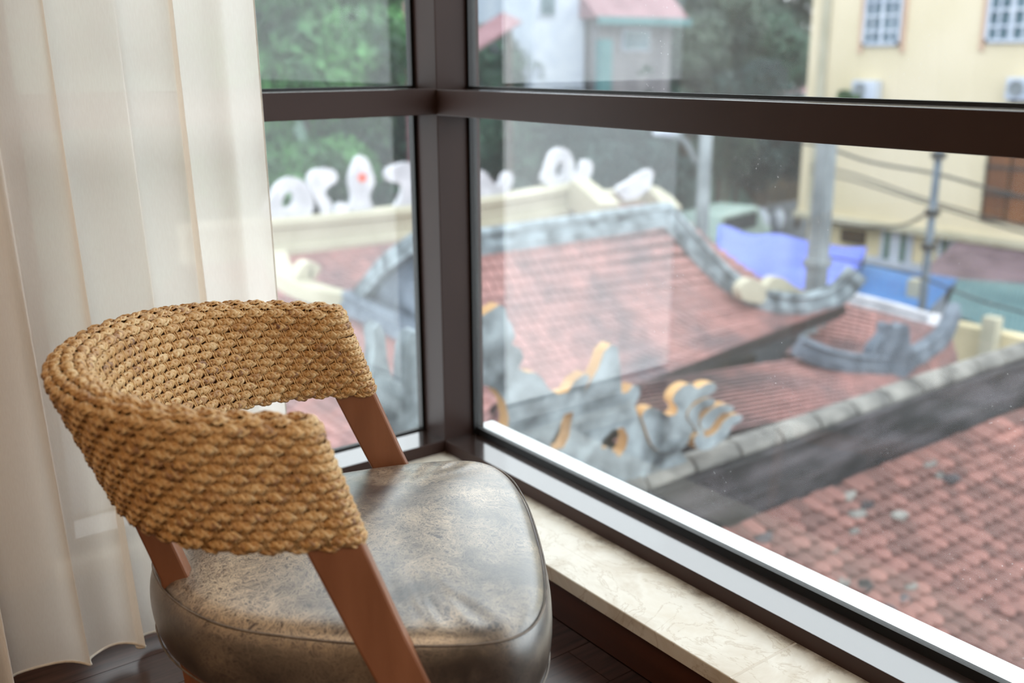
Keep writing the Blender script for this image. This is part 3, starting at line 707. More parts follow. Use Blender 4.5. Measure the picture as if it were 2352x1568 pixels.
for i in range(26):     # broken mortar along the foot of the ridge
    x = 4.4+RNG.rand()*5.0; yv = 3.70-abs(RNG.randn())*.12 if i > 8 else 3.55-RNG.rand()*.55
    if i <= 8: x = 4.5+RNG.rand()*1.1
    z = -1.68-(3.80-yv)*.577+.03; r = .035+.045*RNG.rand()
    bm = bmesh.new(); bmesh.ops.create_icosphere(bm, subdivisions=1, radius=r)
    for v in bm.verts: v.co = Vector((v.co.x*1.5, v.co.y, v.co.z*.6))*(1+.25*RNG.randn()*.6)+Vector((x, yv, z))
    me = bpy.data.meshes.new('mortar_lump'); bm.to_mesh(me); bm.free(); me.materials.append(M['stone_cap'] if i % 3 else M['stone_dark']); wparent(link('mortar_lump', me), nroof)
dragon = thing('dragon_finial', 'carved grey stone dragon finial with ochre edges on the near ridge end', 'sculpture', (3.4, 4.0, -1.3))
sc4 = dict(sc=3.136, ox=1100, oy=680)
YD = 3.98
# main head and mane
main = pxl([(-30, 1400), (-60, 700), (-40, 260), (10, 150), (90, 100), (150, 60), (190, 85), (205, 160), (240, 210), (262, 290), (235, 345), (300, 380), (325, 440), (285, 520), (340, 548), (410, 552), (455, 590), (500, 665), (570, 705), (640, 690), (690, 610), (770, 555), (800, 585), (760, 680), (790, 640), (860, 520), (900, 400), (955, 345), (1000, 365), (1018, 520), (1030, 700), (1075, 690), (1110, 640), (1155, 655), (1160, 710), (1120, 790), (1150, 860), (1195, 930), (1260, 1010), (1420, 1060), (1500, 1180), (1400, 1400), (700, 1500)], 'y', YD, **sc4)
h1 = pxl([(-40, 690), (40, 640), (120, 670), (190, 760), (215, 880), (200, 1020), (60, 1060), (-40, 960)], 'y', YD, **sc4)
h2 = pxl([(620, 850), (680, 830), (660, 930), (650, 1010), (610, 1090), (540, 1110), (510, 1060), (570, 960)], 'y', YD, **sc4)
h3 = pxl([(960, 965), (1040, 945), (1075, 1010), (1060, 1090), (1010, 1160), (985, 1130), (930, 1090), (885, 1100), (890, 1040)], 'y', YD, **sc4)
cutout('head', main, [h1, h2, h3], dragon, .08, 'y', M['stone'], M['ochre'], hnd='VECTOR')
# rear fins seen through the left pane
fin = pxl([(845, 1060), (850, 900), (862, 800), (858, 760), (872, 742), (884, 770), (890, 830), (905, 880), (925, 880), (932, 800), (945, 765), (962, 760), (985, 800), (1010, 840), (1060, 800), (1100, 760), (1110, 1060)], 'y', YD+.02)
cutout('mane_fin', fin, [], dragon, .10, 'y', M['stone'], M['stone'], hnd='VECTOR')
# front claws and curls (each a carved S-shaped scroll)
for n_, seq in enumerate(([(1190, 915), (1175, 860), (1222, 803), (1300, 822), (1400, 858), (1432, 820), (1395, 745), (1442, 668), (1525, 632), (1578, 664), (1640, 630), (1712, 650), (1690, 690), (1600, 738), (1545, 765), (1518, 830), (1545, 1000), (1300, 1120)],
            [(1548, 930), (1505, 850), (1555, 782), (1690, 742), (1700, 772), (1615, 812), (1588, 850), (1598, 930), (1620, 1010)],
            [(1592, 905), (1635, 850), (1690, 803), (1820, 788), (1838, 812), (1745, 848), (1702, 900), (1645, 965)],
            [(1565, 1000), (1640, 1012), (1715, 970), (1775, 890), (1885, 855), (1898, 882), (1832, 930), (1792, 1000), (1720, 1065), (1620, 1110), (1550, 1050)])):
    cutout('claw_scroll', pxl(seq, 'y', YD-.02-.012*n_, **sc4), [], dragon, .075, 'y', M['stone'], M['ochre'])
MB().box((2.2, YD-.02, -1.9), (4.6, YD+.22, -1.42)).build('plinth', M['stone_dark'], dragon, bevel=.03)

# ---- big hipped roof in the middle
big = thing('temple_roof', 'large central temple roof with wide red tiled slope and grey upswept ridges', 'roof', (9, 9.6, -2))
eR, eL = np.array([11.9, 8.3, -2.45]), np.array([5.3, 8.3, -2.72])
hip_px = [(1530, 500, 10.0), (1600, 588, 9.7), (1665, 652, 9.42), (1725, 692, 9.15), (1800, 712, 8.85), (1870, 714, 8.58), (1945, 695, 8.3)]
hip_w = [ony(a, b, c) for a, b, c in hip_px]
def fB(u, v):
    t = max(0., min(v, 1.))*(len(hip_w)-1); k = min(int(t), len(hip_w)-2); R = hip_w[k]*(1-(t-k))+hip_w[k+1]*(t-k)
    R = R+np.array([0, 0, -.05]); Lp = np.array([6.35, 10.0, -1.06])*(1-v)+np.array([5.35, 8.3, -2.78])*v
    p = Lp*(1-u)+R*u; p[2] -= .06*4*v*(1-v)*(1-u); return p
fB2 = patch((10.3, 10.05, -1.0), (6.55, 10.05, -1.06), (6.55, 12.0, -2.6), (11.0, 12.0, -2.5))
tiled(fB2, .3, .3, big, M['tile_far'], lift=.03, jitter=.002, stuff_name='tile_courses')
tiled(fB, .125, .115, big, M['tile_far'], lift=.03, jitter=.002, stuff_name='tile_courses')
rp = [(-.16, -.12), (-.16, .02), (-.11, .05), (-.11, .16), (-.14, .18), (-.08, .23), (.08, .23), (.14, .18), (.11, .16), (.11, .05), (.16, .02), (.16, -.12)]
def ridge(path, parent, mat=None, prof=rp, label=None, k=1.0):
    o = MB().sweep(path, [(a*k, b*k) for a, b in prof]).build('ridge', mat or M['gable'], parent); recalc(o.data)
    if label: o['label'] = label
    return o
def smooth(pts, n=6):
    P = [np.array(p, float) for p in pts]; P = [2*P[0]-P[1]]+P+[2*P[-1]-P[-2]]; out = []
    for i in range(1, len(P)-2):
        for k in range(n):
            t = k/n; p0, p1, p2, p3 = P[i-1:i+3]
            out.append(.5*((2*p1)+(-p0+p2)*t+(2*p0-5*p1+4*p2-p3)*t*t+(-p0+3*p1-3*p2+p3)*t**3))
    return out+[P[-2]]
ridge([(6.2, 10.05, -1.04), (10.35, 10.05, -.98)], big, M['stone'], k=.9, label='dark straight top ridge')
# upswept hip: follows the right edge and curls up at the tip
hip = smooth([ony(1530, 497, 10.0), ony(1600, 580, 9.7), ony(1665, 645, 9.42), ony(1725, 682, 9.15), ony(1800, 702, 8.85), ony(1870, 700, 8.58), ony(1930, 675, 8.38), ony(1972, 628, 8.25)])
ridge(hip, big, M['stone'], k=.85, label='curved hip ridge sweeping up to a point')
# gable end towards the left
gx = 6.3
MB().add([(gx, 8.9, -2.12), (gx, 11.75, -1.95), (gx, 11.0, -1.30), (gx, 10.05, -.90), (gx+.2, 8.9, -2.12), (gx+.2, 11.75, -1.95), (gx+.2, 11.0, -1.30), (gx+.2, 10.05, -.90)],
         [(0, 1, 2, 3), (7, 6, 5, 4), (0, 4, 5, 1), (1, 5, 6, 2), (2, 6, 7, 3), (3, 7, 4, 0)]).build('gable_wall', M['gable'], big)
ridge(smooth([(gx-.05, 11.75, -1.93), (gx-.05, 11.0, -1.38), (gx-.05, 10.3, -1.0), (gx-.05, 9.95, -.84)]), big, M['stone'], k=.7, label='dark raking ridge of the gable')
ridge([(gx-.15, 11.9, -1.98), (gx-.15, 8.6, -2.14)], big, M['gable'], k=.8, label='grey moulding under the gable')
fS = patch((gx, 13.5, -2.0), (gx, 8.5, -2.18), (4.4, 7.3, -3.3), (4.4, 14.5, -3.3), sag=.05)
tiled(fS, .13, .12, big, M['tile_far'], lift=.03, jitter=.002, stuff_name='tile_courses')
# eave board, rafters and wall under it
MB().add([(5.4, 8.34, -2.98), (12.2, 8.34, -2.42), (12.2, 8.44, -2.42), (5.4, 8.44, -2.98), (5.4, 8.34, -2.84), (12.2, 8.34, -2.28), (12.2, 8.44, -2.28), (5.4, 8.44, -2.84)], [(3,2,1,0),(4,5,6,7),(0,1,5,4),(1,2,6,5),(2,3,7,6),(3,0,4,7)]).build('eave_board', M['stone_dark'], big)
MB().box((6.6, 9.0, GZ), (11.2, 11.6, -2.95)).build('hall_wall', M['dark'], big)

# ---- rear roof with the cream ridge
rear = thing('temple_roof', 'rear temple roof behind the large one, crowned by a tall cream painted ridge', 'roof', (10, 15, -2))
fD = patch((5.2, 15.05, -1.7), (15.3, 15.05, -1.7), (15.3, 12.2, -3.0), (4.6, 12.2, -3.0), sag=.08)
tiled(fD, .14, .13, rear, M['tile_far'], lift=.03, jitter=.002, stuff_name='tile_courses')
fD2 = patch((15.3, 15.05, -1.7), (5.2, 15.05, -1.7), (5.2, 18, -3.2), (15.3, 18, -3.2))
tiled(fD2, .3, .3, rear, M['tile_far'], lift=.03, jitter=.002, stuff_name='tile_courses')
cp = [(-.22, -.05), (-.22, .07), (-.15, .10), (-.15, .36), (-.21, .40), (-.21, .50), (-.12, .55), (.12, .55), (.21, .50), (.21, .40), (.15, .36), (.15, .10), (.22, .07), (.22, -.05)]
def onrd(px, y0=15): return ony(px[0], px[1], y0)
cr = smooth([(5.0, 15, -1.72), (8.0, 15, -1.78), (10.6, 15, -1.76), (12.0, 15, -1.70), (13.0, 15, -1.62)])
o = ridge(cr, rear, M['cream'], prof=cp, label='tall cream ridge wall')
# sloping end block of the cream ridge and its lower continuation
e0 = ony(1335, 430, 14.8); e1 = ony(1385, 500, 14.2)
ridge([ony(1318, 455, 14.9), ony(1350, 480, 14.5), ony(1390, 515, 13.9)], rear, M['cream'], prof=[(-.22, -.1), (-.22, .42), (.22, .42), (.22, -.1)], label='sloping cream end block')
ridge([ony(1370, 470, 15.2), ony(1500, 455, 15.2)], rear, M['cream'], prof=[(-.15, -.1), (-.15, .26), (.15, .26), (.15, -.1)])
ridge([ony(1490, 455, 15.1), ony(1518, 475, 14.8), ony(1540, 500, 14.4)], rear, M['cream'], prof=[(-.2, -.14), (-.2, .24), (.2, .24), (.2, -.14)], label='cream block ending the low ridge')
ridge(smooth([ony(632, 590, 13.6), ony(650, 635, 13.2), ony(690, 662, 12.8), ony(750, 682, 12.4), ony(830, 700, 12.1)]), rear, M['cream'], prof=[(-.15, -.1), (-.15, .12), (.15, .12), (.15, -.1)], label='curved cream hip ridge')
ridge(smooth([ony(680, 655, 12.9), ony(700, 615, 12.9), ony(722, 625, 12.9)]), rear, M['cream'], prof=[(-.12, -.1), (-.12, .1), (.12, .1), (.12, -.1)], label='cream scroll on the hip')
for nm, lab, out, holes in (
    ('arched_ornament', 'white arched dragon body on the cream ridge, leftmost of the white ornaments', [(610, 505), (625, 450), (650, 415), (680, 408), (705, 425), (725, 460), (735, 480), (735, 500)], [[(650, 475), (652, 452), (668, 440), (678, 455), (674, 472)]]),
    ('dragon_neck', 'white S-shaped dragon neck facing the flame ornament from its left', [(715, 505), (722, 470), (712, 430), (715, 400), (740, 388), (772, 395), (774, 415), (755, 430), (748, 445), (762, 465), (758, 488), (750, 500)], []),
    ('flame_ornament', 'white pointed flame ornament with a red dot on the cream ridge', [(806, 495), (812, 455), (806, 415), (815, 380), (833, 358), (852, 385), (860, 420), (850, 450), (858, 480), (860, 495)], []),
    ('dragon_neck', 'white hooked dragon neck facing the flame ornament from its right', [(905, 490), (920, 460), (925, 425), (895, 415), (890, 395), (910, 380), (945, 374), (970, 385), (985, 420), (990, 485)], []),
    ('scroll_ornament', 'low white scroll between the dragon neck and the flame', [(770, 495), (775, 475), (790, 466), (806, 476), (808, 492)], []),
    ('dragon_tail', 'white forked tail ornament just right of the window post', [(1095, 450), (1098, 405), (1108, 392), (1130, 415), (1148, 425), (1160, 402), (1172, 395), (1180, 410), (1165, 440), (1150, 452)], []),
    ('flame_ornament', 'white upright flame standing on the high end of the cream ridge', [(1250, 418), (1258, 385), (1272, 350), (1295, 340), (1312, 355), (1320, 385), (1318, 412)], [[(1278, 405), (1280, 378), (1290, 370), (1297, 385), (1292, 405)]]),
    ('scroll_ornament', 'small white curl beside the upright flame at the ridge end', [(1318, 420), (1335, 395), (1342, 372), (1355, 368), (1362, 382), (1356, 405), (1345, 425), (1335, 436)], []),
    ('wing_ornament', 'flat white wing shape lying on the lower cream ridge', [(1420, 442), (1450, 415), (1480, 395), (1500, 392), (1498, 415), (1490, 436)], [])):
    yp = 14.93
    o = cutout(nm, pxl(out, 'y', yp), [pxl(h, 'y', yp) for h in holes], None, .14, 'y', M['white_paint'], M['white_paint'])
    tag(o, lab, 'ornament')
    if nm == 'flame_ornament' and 'red dot' in lab:
        c = ony(833, 408, yp-.03); mb = MB().tube([c, c+np.array([0, .06, 0])], .07, 16); d = mb.build('red_dot', M['red_paint'], o); d['label'] = 'red round dot'

# ---- porch roof between the near ridge and the big roof
por = thing('temple_roof', 'low porch roof with a white ridge, right of the large central roof', 'roof', (13, 8, -3.3))
fP = patch(ony(1950, 700, 8.9)-np.array([0, 0, .0]), onx(2150, 750, 14.2), onx(2120, 840, 13.4), ony(1800, 800, 8.2)+np.array([0, 0, -.1]), sag=.04)
tiled(fP, .13, .12, por, M['tile_far'], lift=.03, jitter=.002, stuff_name='tile_courses')
A = onz(1480, 950, -3.6); 
fQ = patch((8.3, 7.9, -3.05), onz(2185, 745, -2.95), onz(2185, 850, -3.5)*1.0, (7.0, 4.9, -4.1))
fQ = patch(ony(1480, 880, 7.6), onz(2185, 770, -3.0), onz(2200, 880, -3.9), ony(1400, 1060, 4.9), sag=.02)
tiled(fQ, .13, .12, por, M['tile_far'], lift=.03, jitter=.002, stuff_name='tile_courses')
ridge(smooth([ony(1830, 800, 7.6), ony(1900, 828, 7.4), ony(1980, 842, 7.4), ony(2060, 836, 7.5), ony(2120, 808, 7.7), ony(2165, 770, 7.9), ony(2190, 715, 8.1)]), por, M['gable'], k=.75, label='grey hip ridge curling up at its right end')
ridge([ony(1952, 690, 10.8), ony(2050, 715, 9.9), ony(2140, 742, 9.2)], por, M['white_paint'], k=.7, label='white straight ridge')
ridge([ony(2150, 742, 9.1), ony(2130, 770, 8.6), ony(2098, 812, 8.0)], por, M['white_paint'], k=.75, label='white ridge turning down the slope')
cutout('stone_ornament', pxl([(2005, 845), (2010, 800), (2035, 770), (2040, 745), (2060, 752), (2085, 745), (2092, 790), (2098, 850)], 'y', 7.35), [], por, .16, 'y', M['gable'], M['gable'])
cutout('hip_ornament', pxl([(1700, 672), (1725, 640), (1760, 655), (1780, 636), (1830, 660), (1858, 680), (1850, 698), (1740, 696)], 'y', 8.95), [], big, .15, 'y', M['cream'], M['cream'])['label'] = 'cream carved ornament on the curved hip'
MB().box((8.5, 6.2, GZ), (14.5, 8.2, -4.0)).build('porch_wall', M['dark'], por)
# beige yard wall behind with post
yw = thing('yard_wall', 'beige rendered yard wall with a square white post, right behind the near ridge', 'wall', (18, 8, -4))
a, b = onz(2150, 790, -3.4), onz(2600, 860, -3.4)
yb = np.array([17.5, 9.3, 0]); 
MB().box((17.4, 4.0, GZ), (17.7, 10.1, onx(2200, 745, 17.4)[2])).build('wall_panel', M['stucco'], yw)
p0 = onx(2275, 735, 17.2); MB().box((17.15, p0[1]-.14, GZ), (17.4, p0[1]+.14, p0[2]+.05)).build('post', M['cream'], yw, bevel=.02)

# ================================================================== STREET
# utility poles
def pole(name, lab, px, pyb, pyt, depthx, w, mat, sq):
    b = onx(px, pyb, depthx); t = onx(px-20, pyt, depthx)
    r = thing(name, lab, 'pole', (b[0], b[1], GZ))
    zt = t[2]
    if sq: MB().add(*box_taper(b[0], b[1], GZ, zt, w, w*.75)).build('shaft', mat, r, bevel=.02)
    else: MB().tube([(b[0], b[1], GZ), (b[0], b[1], zt)], [w/2, w*.38], 14).build('shaft', mat, r, smooth=True)
    return r, b, zt
def box_taper(x, y, z0, z1, w0, w1):
    vs = [(x+sx*w/2, y+sy*w/2, z) for z, w in ((z0, w0), (z1, w1)) for sx, sy in ((-1, -1), (1, -1), (1, 1), (-1, 1))]
    return vs, [(3, 2, 1, 0), (4, 5, 6, 7), (0, 1, 5, 4), (1, 2, 6, 5), (2, 3, 7, 6), (3, 0, 4, 7)]
p1, b1, z1 = pole('utility_pole', 'thick grey concrete pole standing in front of the blue tarpaulin', 1878, 600, 300, 14.5, .33, M['concrete'], True)
for zz in (-2.2,): MB().box((b1[0]-.18, b1[1]-.18, zz-.10), (b1[0]+.18, b1[1]+.18, zz+.04)).build('band', M['concrete'], p1, bevel=.01)
MB().box((b1[0]-.2, b1[1]-.5, .1), (b1[0]+.1, b1[1]+.6, .5)).build('junction_box', M['pole2'], p1, bevel=.02)
p2, b2, z2 = pole('utility_pole', 'thin blue-grey cable pole in front of the yellow building', 2138, 520, 300, 19.0, .19, M['pole2'], False)
for zz in (-.75, -1.9, -2.6): MB().tube([(b2[0], b2[1], zz), (b2[0], b2[1], zz+.12)], .15, 12).build('clamp', M['cable'], p2)
MB().box((b2[0]-.08, b2[1]-.7, .1), (b2[0]+.08, b2[1]+.7, .2)).build('crossarm', M['pole2'], p2, bevel=.01)
p3, b3, z3 = pole('street_lamp', 'grey street lamp pole with a curved arm rising behind the temple ridge', 1612, 520, 270, 16.5, .36, M['concrete'], False)
p3['category'] = 'street lamp'
q0 = onx(1600, 375, 16.5); q1 = ony(1535, 305, q0[1]+.4)
MB().tube(smooth([q0, q0*.6+q1*.4+np.array([0, 0, .18]), q1]), .07, 8).build('arm', M['concrete'], p3, smooth=True)
MB().tube([q1+np.array([.25, -.1, .0]), q1+np.array([0, 0, .04]), q1+np.array([-.35, .1, 0])], [.08, .14, .06], 10, flat=1.0).build('lamp_head', M['winwhite'], p3, smooth=True)
# cables
for i, (seq, x, r, lab) in enumerate((
    ([(1700, 300), (1880, 335), (2000, 372), (2144, 398), (2270, 432), (2420, 470)], 19, .03, 'green-black cable sagging from the thin pole towards the brown shutters'),
    ([(1860, 380), (1960, 400), (2140, 462), (2352, 520), (2450, 540)], 19.2, .022, 'second cable lower down across the yellow wall'),
    ([(1860, 395), (1960, 415), (2138, 470), (2352, 535), (2450, 556)], 19.1, .022, 'third cable just under the second across the yellow wall'),
    ([(1905, 510), (2000, 522), (2080, 515), (2132, 488)], 18.9, .03, 'slack bundle of cables dipping left of the thin pole'),
    ([(1880, 585), (1960, 600), (2060, 620), (2125, 640), (2250, 690), (2400, 730)], 16, .02, 'low dark cable crossing in front of the blue sheets'))):
    pts = smooth([onx(a, b_, x) for a, b_ in seq]); tag(MB().tube(pts, r, 6).build('cable', M['cable']), lab, 'cable')
# yellow building
FX = 26.0
yb_ = thing('building', 'tall yellow rendered building with white gridded windows at the right', 'building', (28, 12, GZ))
MB().box((FX, 2, -3.45), (FX+9, 19.65, 9)).build('wall', M['yellow'], yb_)
MB().box((FX+.25, 2, GZ), (FX+9, 19.4, -3.45)).build('ground_floor', M['stucco'], yb_)
MB().box((FX-.18, 2, -3.62), (FX+.1, 19.7, -3.40)).build('cornice', M['cream'], yb_, bevel=.03)
MB().box((FX-.10, 18.95, -3.4), (FX, 19.25, 9)).build('drainpipe', M['cream'], yb_, bevel=.03)
def window_grid(parent, x, y0, y1, z0, z1, cols, rows, surround=True):
    f = MB(); t = .09
    f.box((x-.10, y0, z0), (x, y0+t, z1)).box((x-.10, y1-t, z0), (x, y1, z1)).box((x-.10, y0, z0), (x, y1, z0+t)).box((x-.10, y0, z1-t), (x, y1, z1))
    for i in range(1, cols):
        yy = y0+(y1-y0)*i/cols; ww = .06 if i*2 == cols else .03; f.box((x-.09, yy-ww, z0), (x-.01, yy+ww, z1))
    for i in range(1, rows): zz = z0+(z1-z0)*i/rows; f.box((x-.085, y0, zz-.035), (x-.01, y1, zz+.035))
    w = f.build('window', M['winwhite'], parent)
    for i in range(cols):
        for k in range(rows):
            a0 = y0+(y1-y0)*i/cols; c0 = z0+(z1-z0)*k/rows
            MB().box((x-.05, a0+.02, c0+.02), (x-.03, a0+(y1-y0)/cols-.02, c0+(z1-z0)/rows-.02)).build('pane', M['winglass'], w)
    if surround:
        MB().box((x-.06, y0-.14, z0-.2), (x-.005, y0-.02, z1+.1)).build('surround', M['salmon'], w); MB().box((x-.06, y1+.02, z0-.2), (x-.005, y1+.14, z1+.1)).build('surround', M['salmon'], w)
    return w
window_grid(yb_, FX, 16.62, 17.80, 1.52, 3.12, 4, 4)
window_grid(yb_, FX, 12.85, 14.18, 1.55, 3.15, 4, 4)
window_grid(yb_, FX, 9.2, 10.5, 1.55, 3.15, 4, 4)
for y0 in (16.62, 12.85, 9.2): window_grid(yb_, FX, y0, y0+1.2, 5.2, 6.9, 4, 4)
# brown wooden shutters
sh = MB().box((FX-.05, 9.9, -2.98), (FX+.1, 13.74, -.9)).build('shutter', M['dark'], yb_); sh['label'] = 'tall brown wooden shutter doors'
yy = 9.95
while yy < 13.6: MB().box((FX-.12, yy+.03, -2.94), (FX-.05, yy+.58, -.95)).build('panel', M['shutterwood'], sh, bevel=.02); yy += .62
for zz in (-2.3, -1.6): MB().box((FX-.15, 9.9, zz), (FX-.11, 13.72, zz+.07)).build('rail', M['cable'], sh)
# ground-floor doors with green frames
for y0, y1 in ((15.75, 16.75), (14.0, 14.95)):
    d = MB().box((FX+.15, y0, -4.45), (FX+.26, y1, -3.62)).box((FX+.15, y0-.02, -5.9), (FX+.26, y1+.02, -4.45)).build('door', M['winwhite'], yb_); d['label'] = 'white door with green edges'
    for t in (.18, .70): MB().box((FX+.10, y0+t*(y1-y0), -4.5), (FX+.15, y0+t*(y1-y0)+.13, -3.66)).build('green_strip', M['green_trim'], d)
MB().box((FX+.12, 17.3, -4.2), (FX+.26, 18.1, -3.8)).build('vent_window', M['dark'], yb_)
MB().box((FX+.05, 14.2, -4.7), (FX+.3, 19.3, -4.5)).build('plinth', M['winwhite'], yb_)
for k, (y0, z0, lab) in enumerate(((17.05, .02, 'white air-conditioner unit left, under the left gridded window'), (12.55, .15, 'white air-conditioner unit at the right edge of the photo'))):
    u = thing('air_conditioner', lab, 'air conditioner', (FX-.2, y0+.35, z0))
    MB().box((FX-.36, y0, z0), (FX-.02, y0+.78, z0+.55)).build('casing', M['winwhite'], u, bevel=.03)
    c = np.array([FX-.37, y0+.5, z0+.28]); MB().tube([c, c+np.array([-.02, 0, 0])], .2, 18).build('fan_grille', M['concrete'], u)
    MB().box((FX-.34, y0+.08, z0-.08), (FX, y0+.12, z0)).box((FX-.34, y0+.62, z0-.08), (FX, y0+.66, z0)).build('bracket', M['cable'], u)
gl = MB(); 
# mauve awning with dark shop below
aw = thing('awning', 'mauve shop awning sloping out under the brown shutters', 'awning', (25, 11, -4))
MB().add([(FX+.05, 14.3, -3.62), (FX+.05, 6, -3.62), (23.6, 6, -4.25), (23.6, 14.0, -4.25), (FX+.05, 14.3, -3.68), (FX+.05, 6, -3.68), (23.6, 6, -4.31), (23.6, 14.0, -4.31)],
         [(0, 1, 2, 3), (7, 6, 5, 4), (0, 4, 5, 1), (1, 5, 6, 2), (2, 6, 7, 3), (3, 7, 4, 0)]).build('canopy', M['purple_awning'], aw)
for yv in (7, 10, 13.6): MB().tube([(23.7, yv, GZ), (23.7, yv, -4.28)], .04, 8).build('pole', M['cable'], aw)
shop = thing('market_stall', 'dark shop front full of goods beneath the mauve awning', 'stall', (24.8, 11, GZ))
MB().box((25.0, 6, GZ), (26.1, 13.9, -3.9)).build('counter_back', M['dark'], shop)
for i in range(12):
    yv = 7+.55*i; MB().box((24.5, yv, GZ), (24.95, yv+.42, GZ+.9+.5*RNG.rand())).build('goods', [M['dark'], M['stucco'], M['shutterwood'], M['leaf_dark']][i % 4], shop, bevel=.05)
# teal corrugated roof, blue sheets, blue tarpaulin
def corrugated(name, lab, cat, corners, mat, n=40, amp=.03, posts=()):
    f = patch(*corners); r = thing(name, lab, cat, tuple(f(.5, .5)))
    vs = []; fs = []; K = 6
    for i in range(n*4+1):
        for k in range(K+1): p = f(i/(n*4), k/K); vs.append(p+np.array([0, 0, amp*math.sin(i*PI/2)]))
    for i in range(n*4):
        for k in range(K): q = i*(K+1)+k; fs.append((q, q+1, q+K+2, q+K+1))
    o = link('sheet', mesh('sheet', vs, fs, mat, False)); wparent(o, r); sm = o.modifiers.new('s', 'SOLIDIFY'); sm.thickness = .02
    for (u, v) in posts:
        p = f(u, v); MB().tube([(p[0], p[1], GZ), (p[0], p[1], p[2]-.02)], .05, 8).build('post', M['cable'], r)
    return r
zt_ = -3.7
corrugated('lean_to_roof', 'teal grey corrugated lean-to roof right of the thin pole', 'roof', (onz(2200, 640, -3.9), onz(2480, 660, -3.9), onz(2480, 815, -3.9), onz(2170, 715, -3.9)), M['tealsheet'], 30, .03, ((.03, .9), (.95, .9), (.03, .1), (.95, .1)))
corrugated('sheet_roof', 'mid-blue sheet roof behind the white porch ridge', 'roof', (onz(1955, 600, -4.0), onz(2200, 640, -4.0), onz(2110, 730, -4.0), onz(1940, 700, -4.0)), M['bluesheet'], 26, .02, ((.03, .95), (.95, .95), (.03, .05), (.95, .05)))
tp = thing('tarpaulin', 'bright blue tarpaulin stretched over poles behind the curved roof tip', 'tarpaulin', (20, 16, -3.6))
fT = patch(onz(1668, 512, -3.5), onz(1990, 572, -3.5), onz(1925, 680, -3.7), onz(1600, 575, -3.4))
fT = patch(onz(1650, 520, -3.5), onz(1992, 572, -3.5), onz(1935, 670, -3.7), onz(1640, 640, -3.7))
vs = []; G = 24; fs = []
for a in range(G+1):
    for b_ in range(G+1):
        p = fT(b_/G, a/G); p[2] += .10*math.cos(b_/G*PI*4)*.5-.12*math.sin(a/G*PI)+.03*math.sin(a*1.9+b_*.8); vs.append(p)
for a in range(G):
    for b_ in range(G): q = a*(G+1)+b_; fs.append((q, q+G+1, q+G+2, q+1))
o = link('sheet', mesh('sheet', vs, fs, M['tarp'], True)); wparent(o, tp); o.modifiers.new('s', 'SOLIDIFY').thickness = .015
for (u, v) in ((.02, .02), (.98, .02), (.02, .98), (.98, .98), (.5, .02)):
    p = fT(u, v); MB().tube([(p[0], p[1], GZ), (p[0], p[1], p[2]-.05)], .04, 8).build('pole', M['cable'], tp)
# cream gate pier next to the blue sheet
o = onz(2100, 700, -4.2); pr_ = MB().box((o[0]-.15, o[1]-.15, GZ), (o[0]+.15, o[1]+.15, onx(2100, 640, o[0])[2])).build('gate_pier', M['cream'], bevel=.02); tag(pr_, 'small cream pier standing left of the thin pole foot', 'pier')
# parked van, crates and sacks in the street behind
def van(loc, rz, paint, lab):
    r = thing('van', lab, 'van', loc, rz); 
    prof = [(-2, .35), (-2, 1.1), (-1.85, 1.85), (.9, 1.9), (1.5, 1.15), (2, 1.0), (2.05, .4)]
    vs = [(x, s_*.85, z) for s_ in (-1, 1) for x, z in prof]; n = len(prof)
    MB().add(vs, [tuple(range(n)), tuple(range(n, 2*n))[::-1]]+[(k, n+k, n+(k+1) % n, (k+1) % n) for k in range(n)]).build('body', paint, r, bevel=.06, world=False)
    for s_ in (-1, 1):
        MB().box((-1.6, s_*.86-.01, 1.15), (.8, s_*.86+.01, 1.7)).build('window', M['carglass'], r, world=False)
        for x in (-1.3, 1.25): MB().tube([(x, s_*.75, .34), (x, s_*.9, .34)], .34, 16).build('wheel', M['rubber'], r, world=False)
    MB().add([(.96, -.75, 1.86), (.96, .75, 1.86), (1.5, .75, 1.2), (1.5, -.75, 1.2)], [(0, 1, 2, 3)]).build('windscreen', M['carglass'], r, world=False)
    return r
g0 = onz(1668, 480, GZ+1.8)
van((g0[0], g0[1], GZ), .2, M['pale_paint'], 'pale green van parked beyond the street lamp')
g0 = onz(1270, 340, GZ+1.8)
van((26, 26.6, GZ), .5, M['winwhite'], 'white van parked further down the street left of the pole')
for i, (px, py, w, h_, mt, lab) in enumerate(((1745, 505, .8, 1.2, 'winwhite', 'white bulging sack left of the thick pole behind the tarpaulin'), (1785, 500, .6, 1.0, 'winwhite', 'second pale sack beside the thick pole'), (1690, 505, .7, .6, 'pale_paint', 'low pale sack behind the left end of the tarpaulin'), (1655, 375, .7, .8, 'stucco', 'pale bundle high beyond the street lamp'), (1700, 370, .6, .8, 'stucco', 'second pale bundle to the right beyond the street lamp'))):
    p = onz(px, py, GZ+h_*.6) if py > 450 else ony(px, py, 34); base = GZ if py > 450 else p[2]-h_/2
    bm = bmesh.new(); bmesh.ops.create_icosphere(bm, subdivisions=3, radius=1)
    for v in bm.verts: v.co = Vector((v.co.x*w/2*(1+.1*math.sin(v.co.z*5)), v.co.y*w/2, v.co.z*h_/2*(1+.12*math.sin(v.co.x*6))))+Vector((p[0], p[1], base+h_/2))
    me = bpy.data.meshes.new('sack'); bm.to_mesh(me); bm.free(); me.materials.append(M[mt]); me.polygons.foreach_set('use_smooth', [True]*len(me.polygons)); tag(link('sack', me), lab, 'sack')
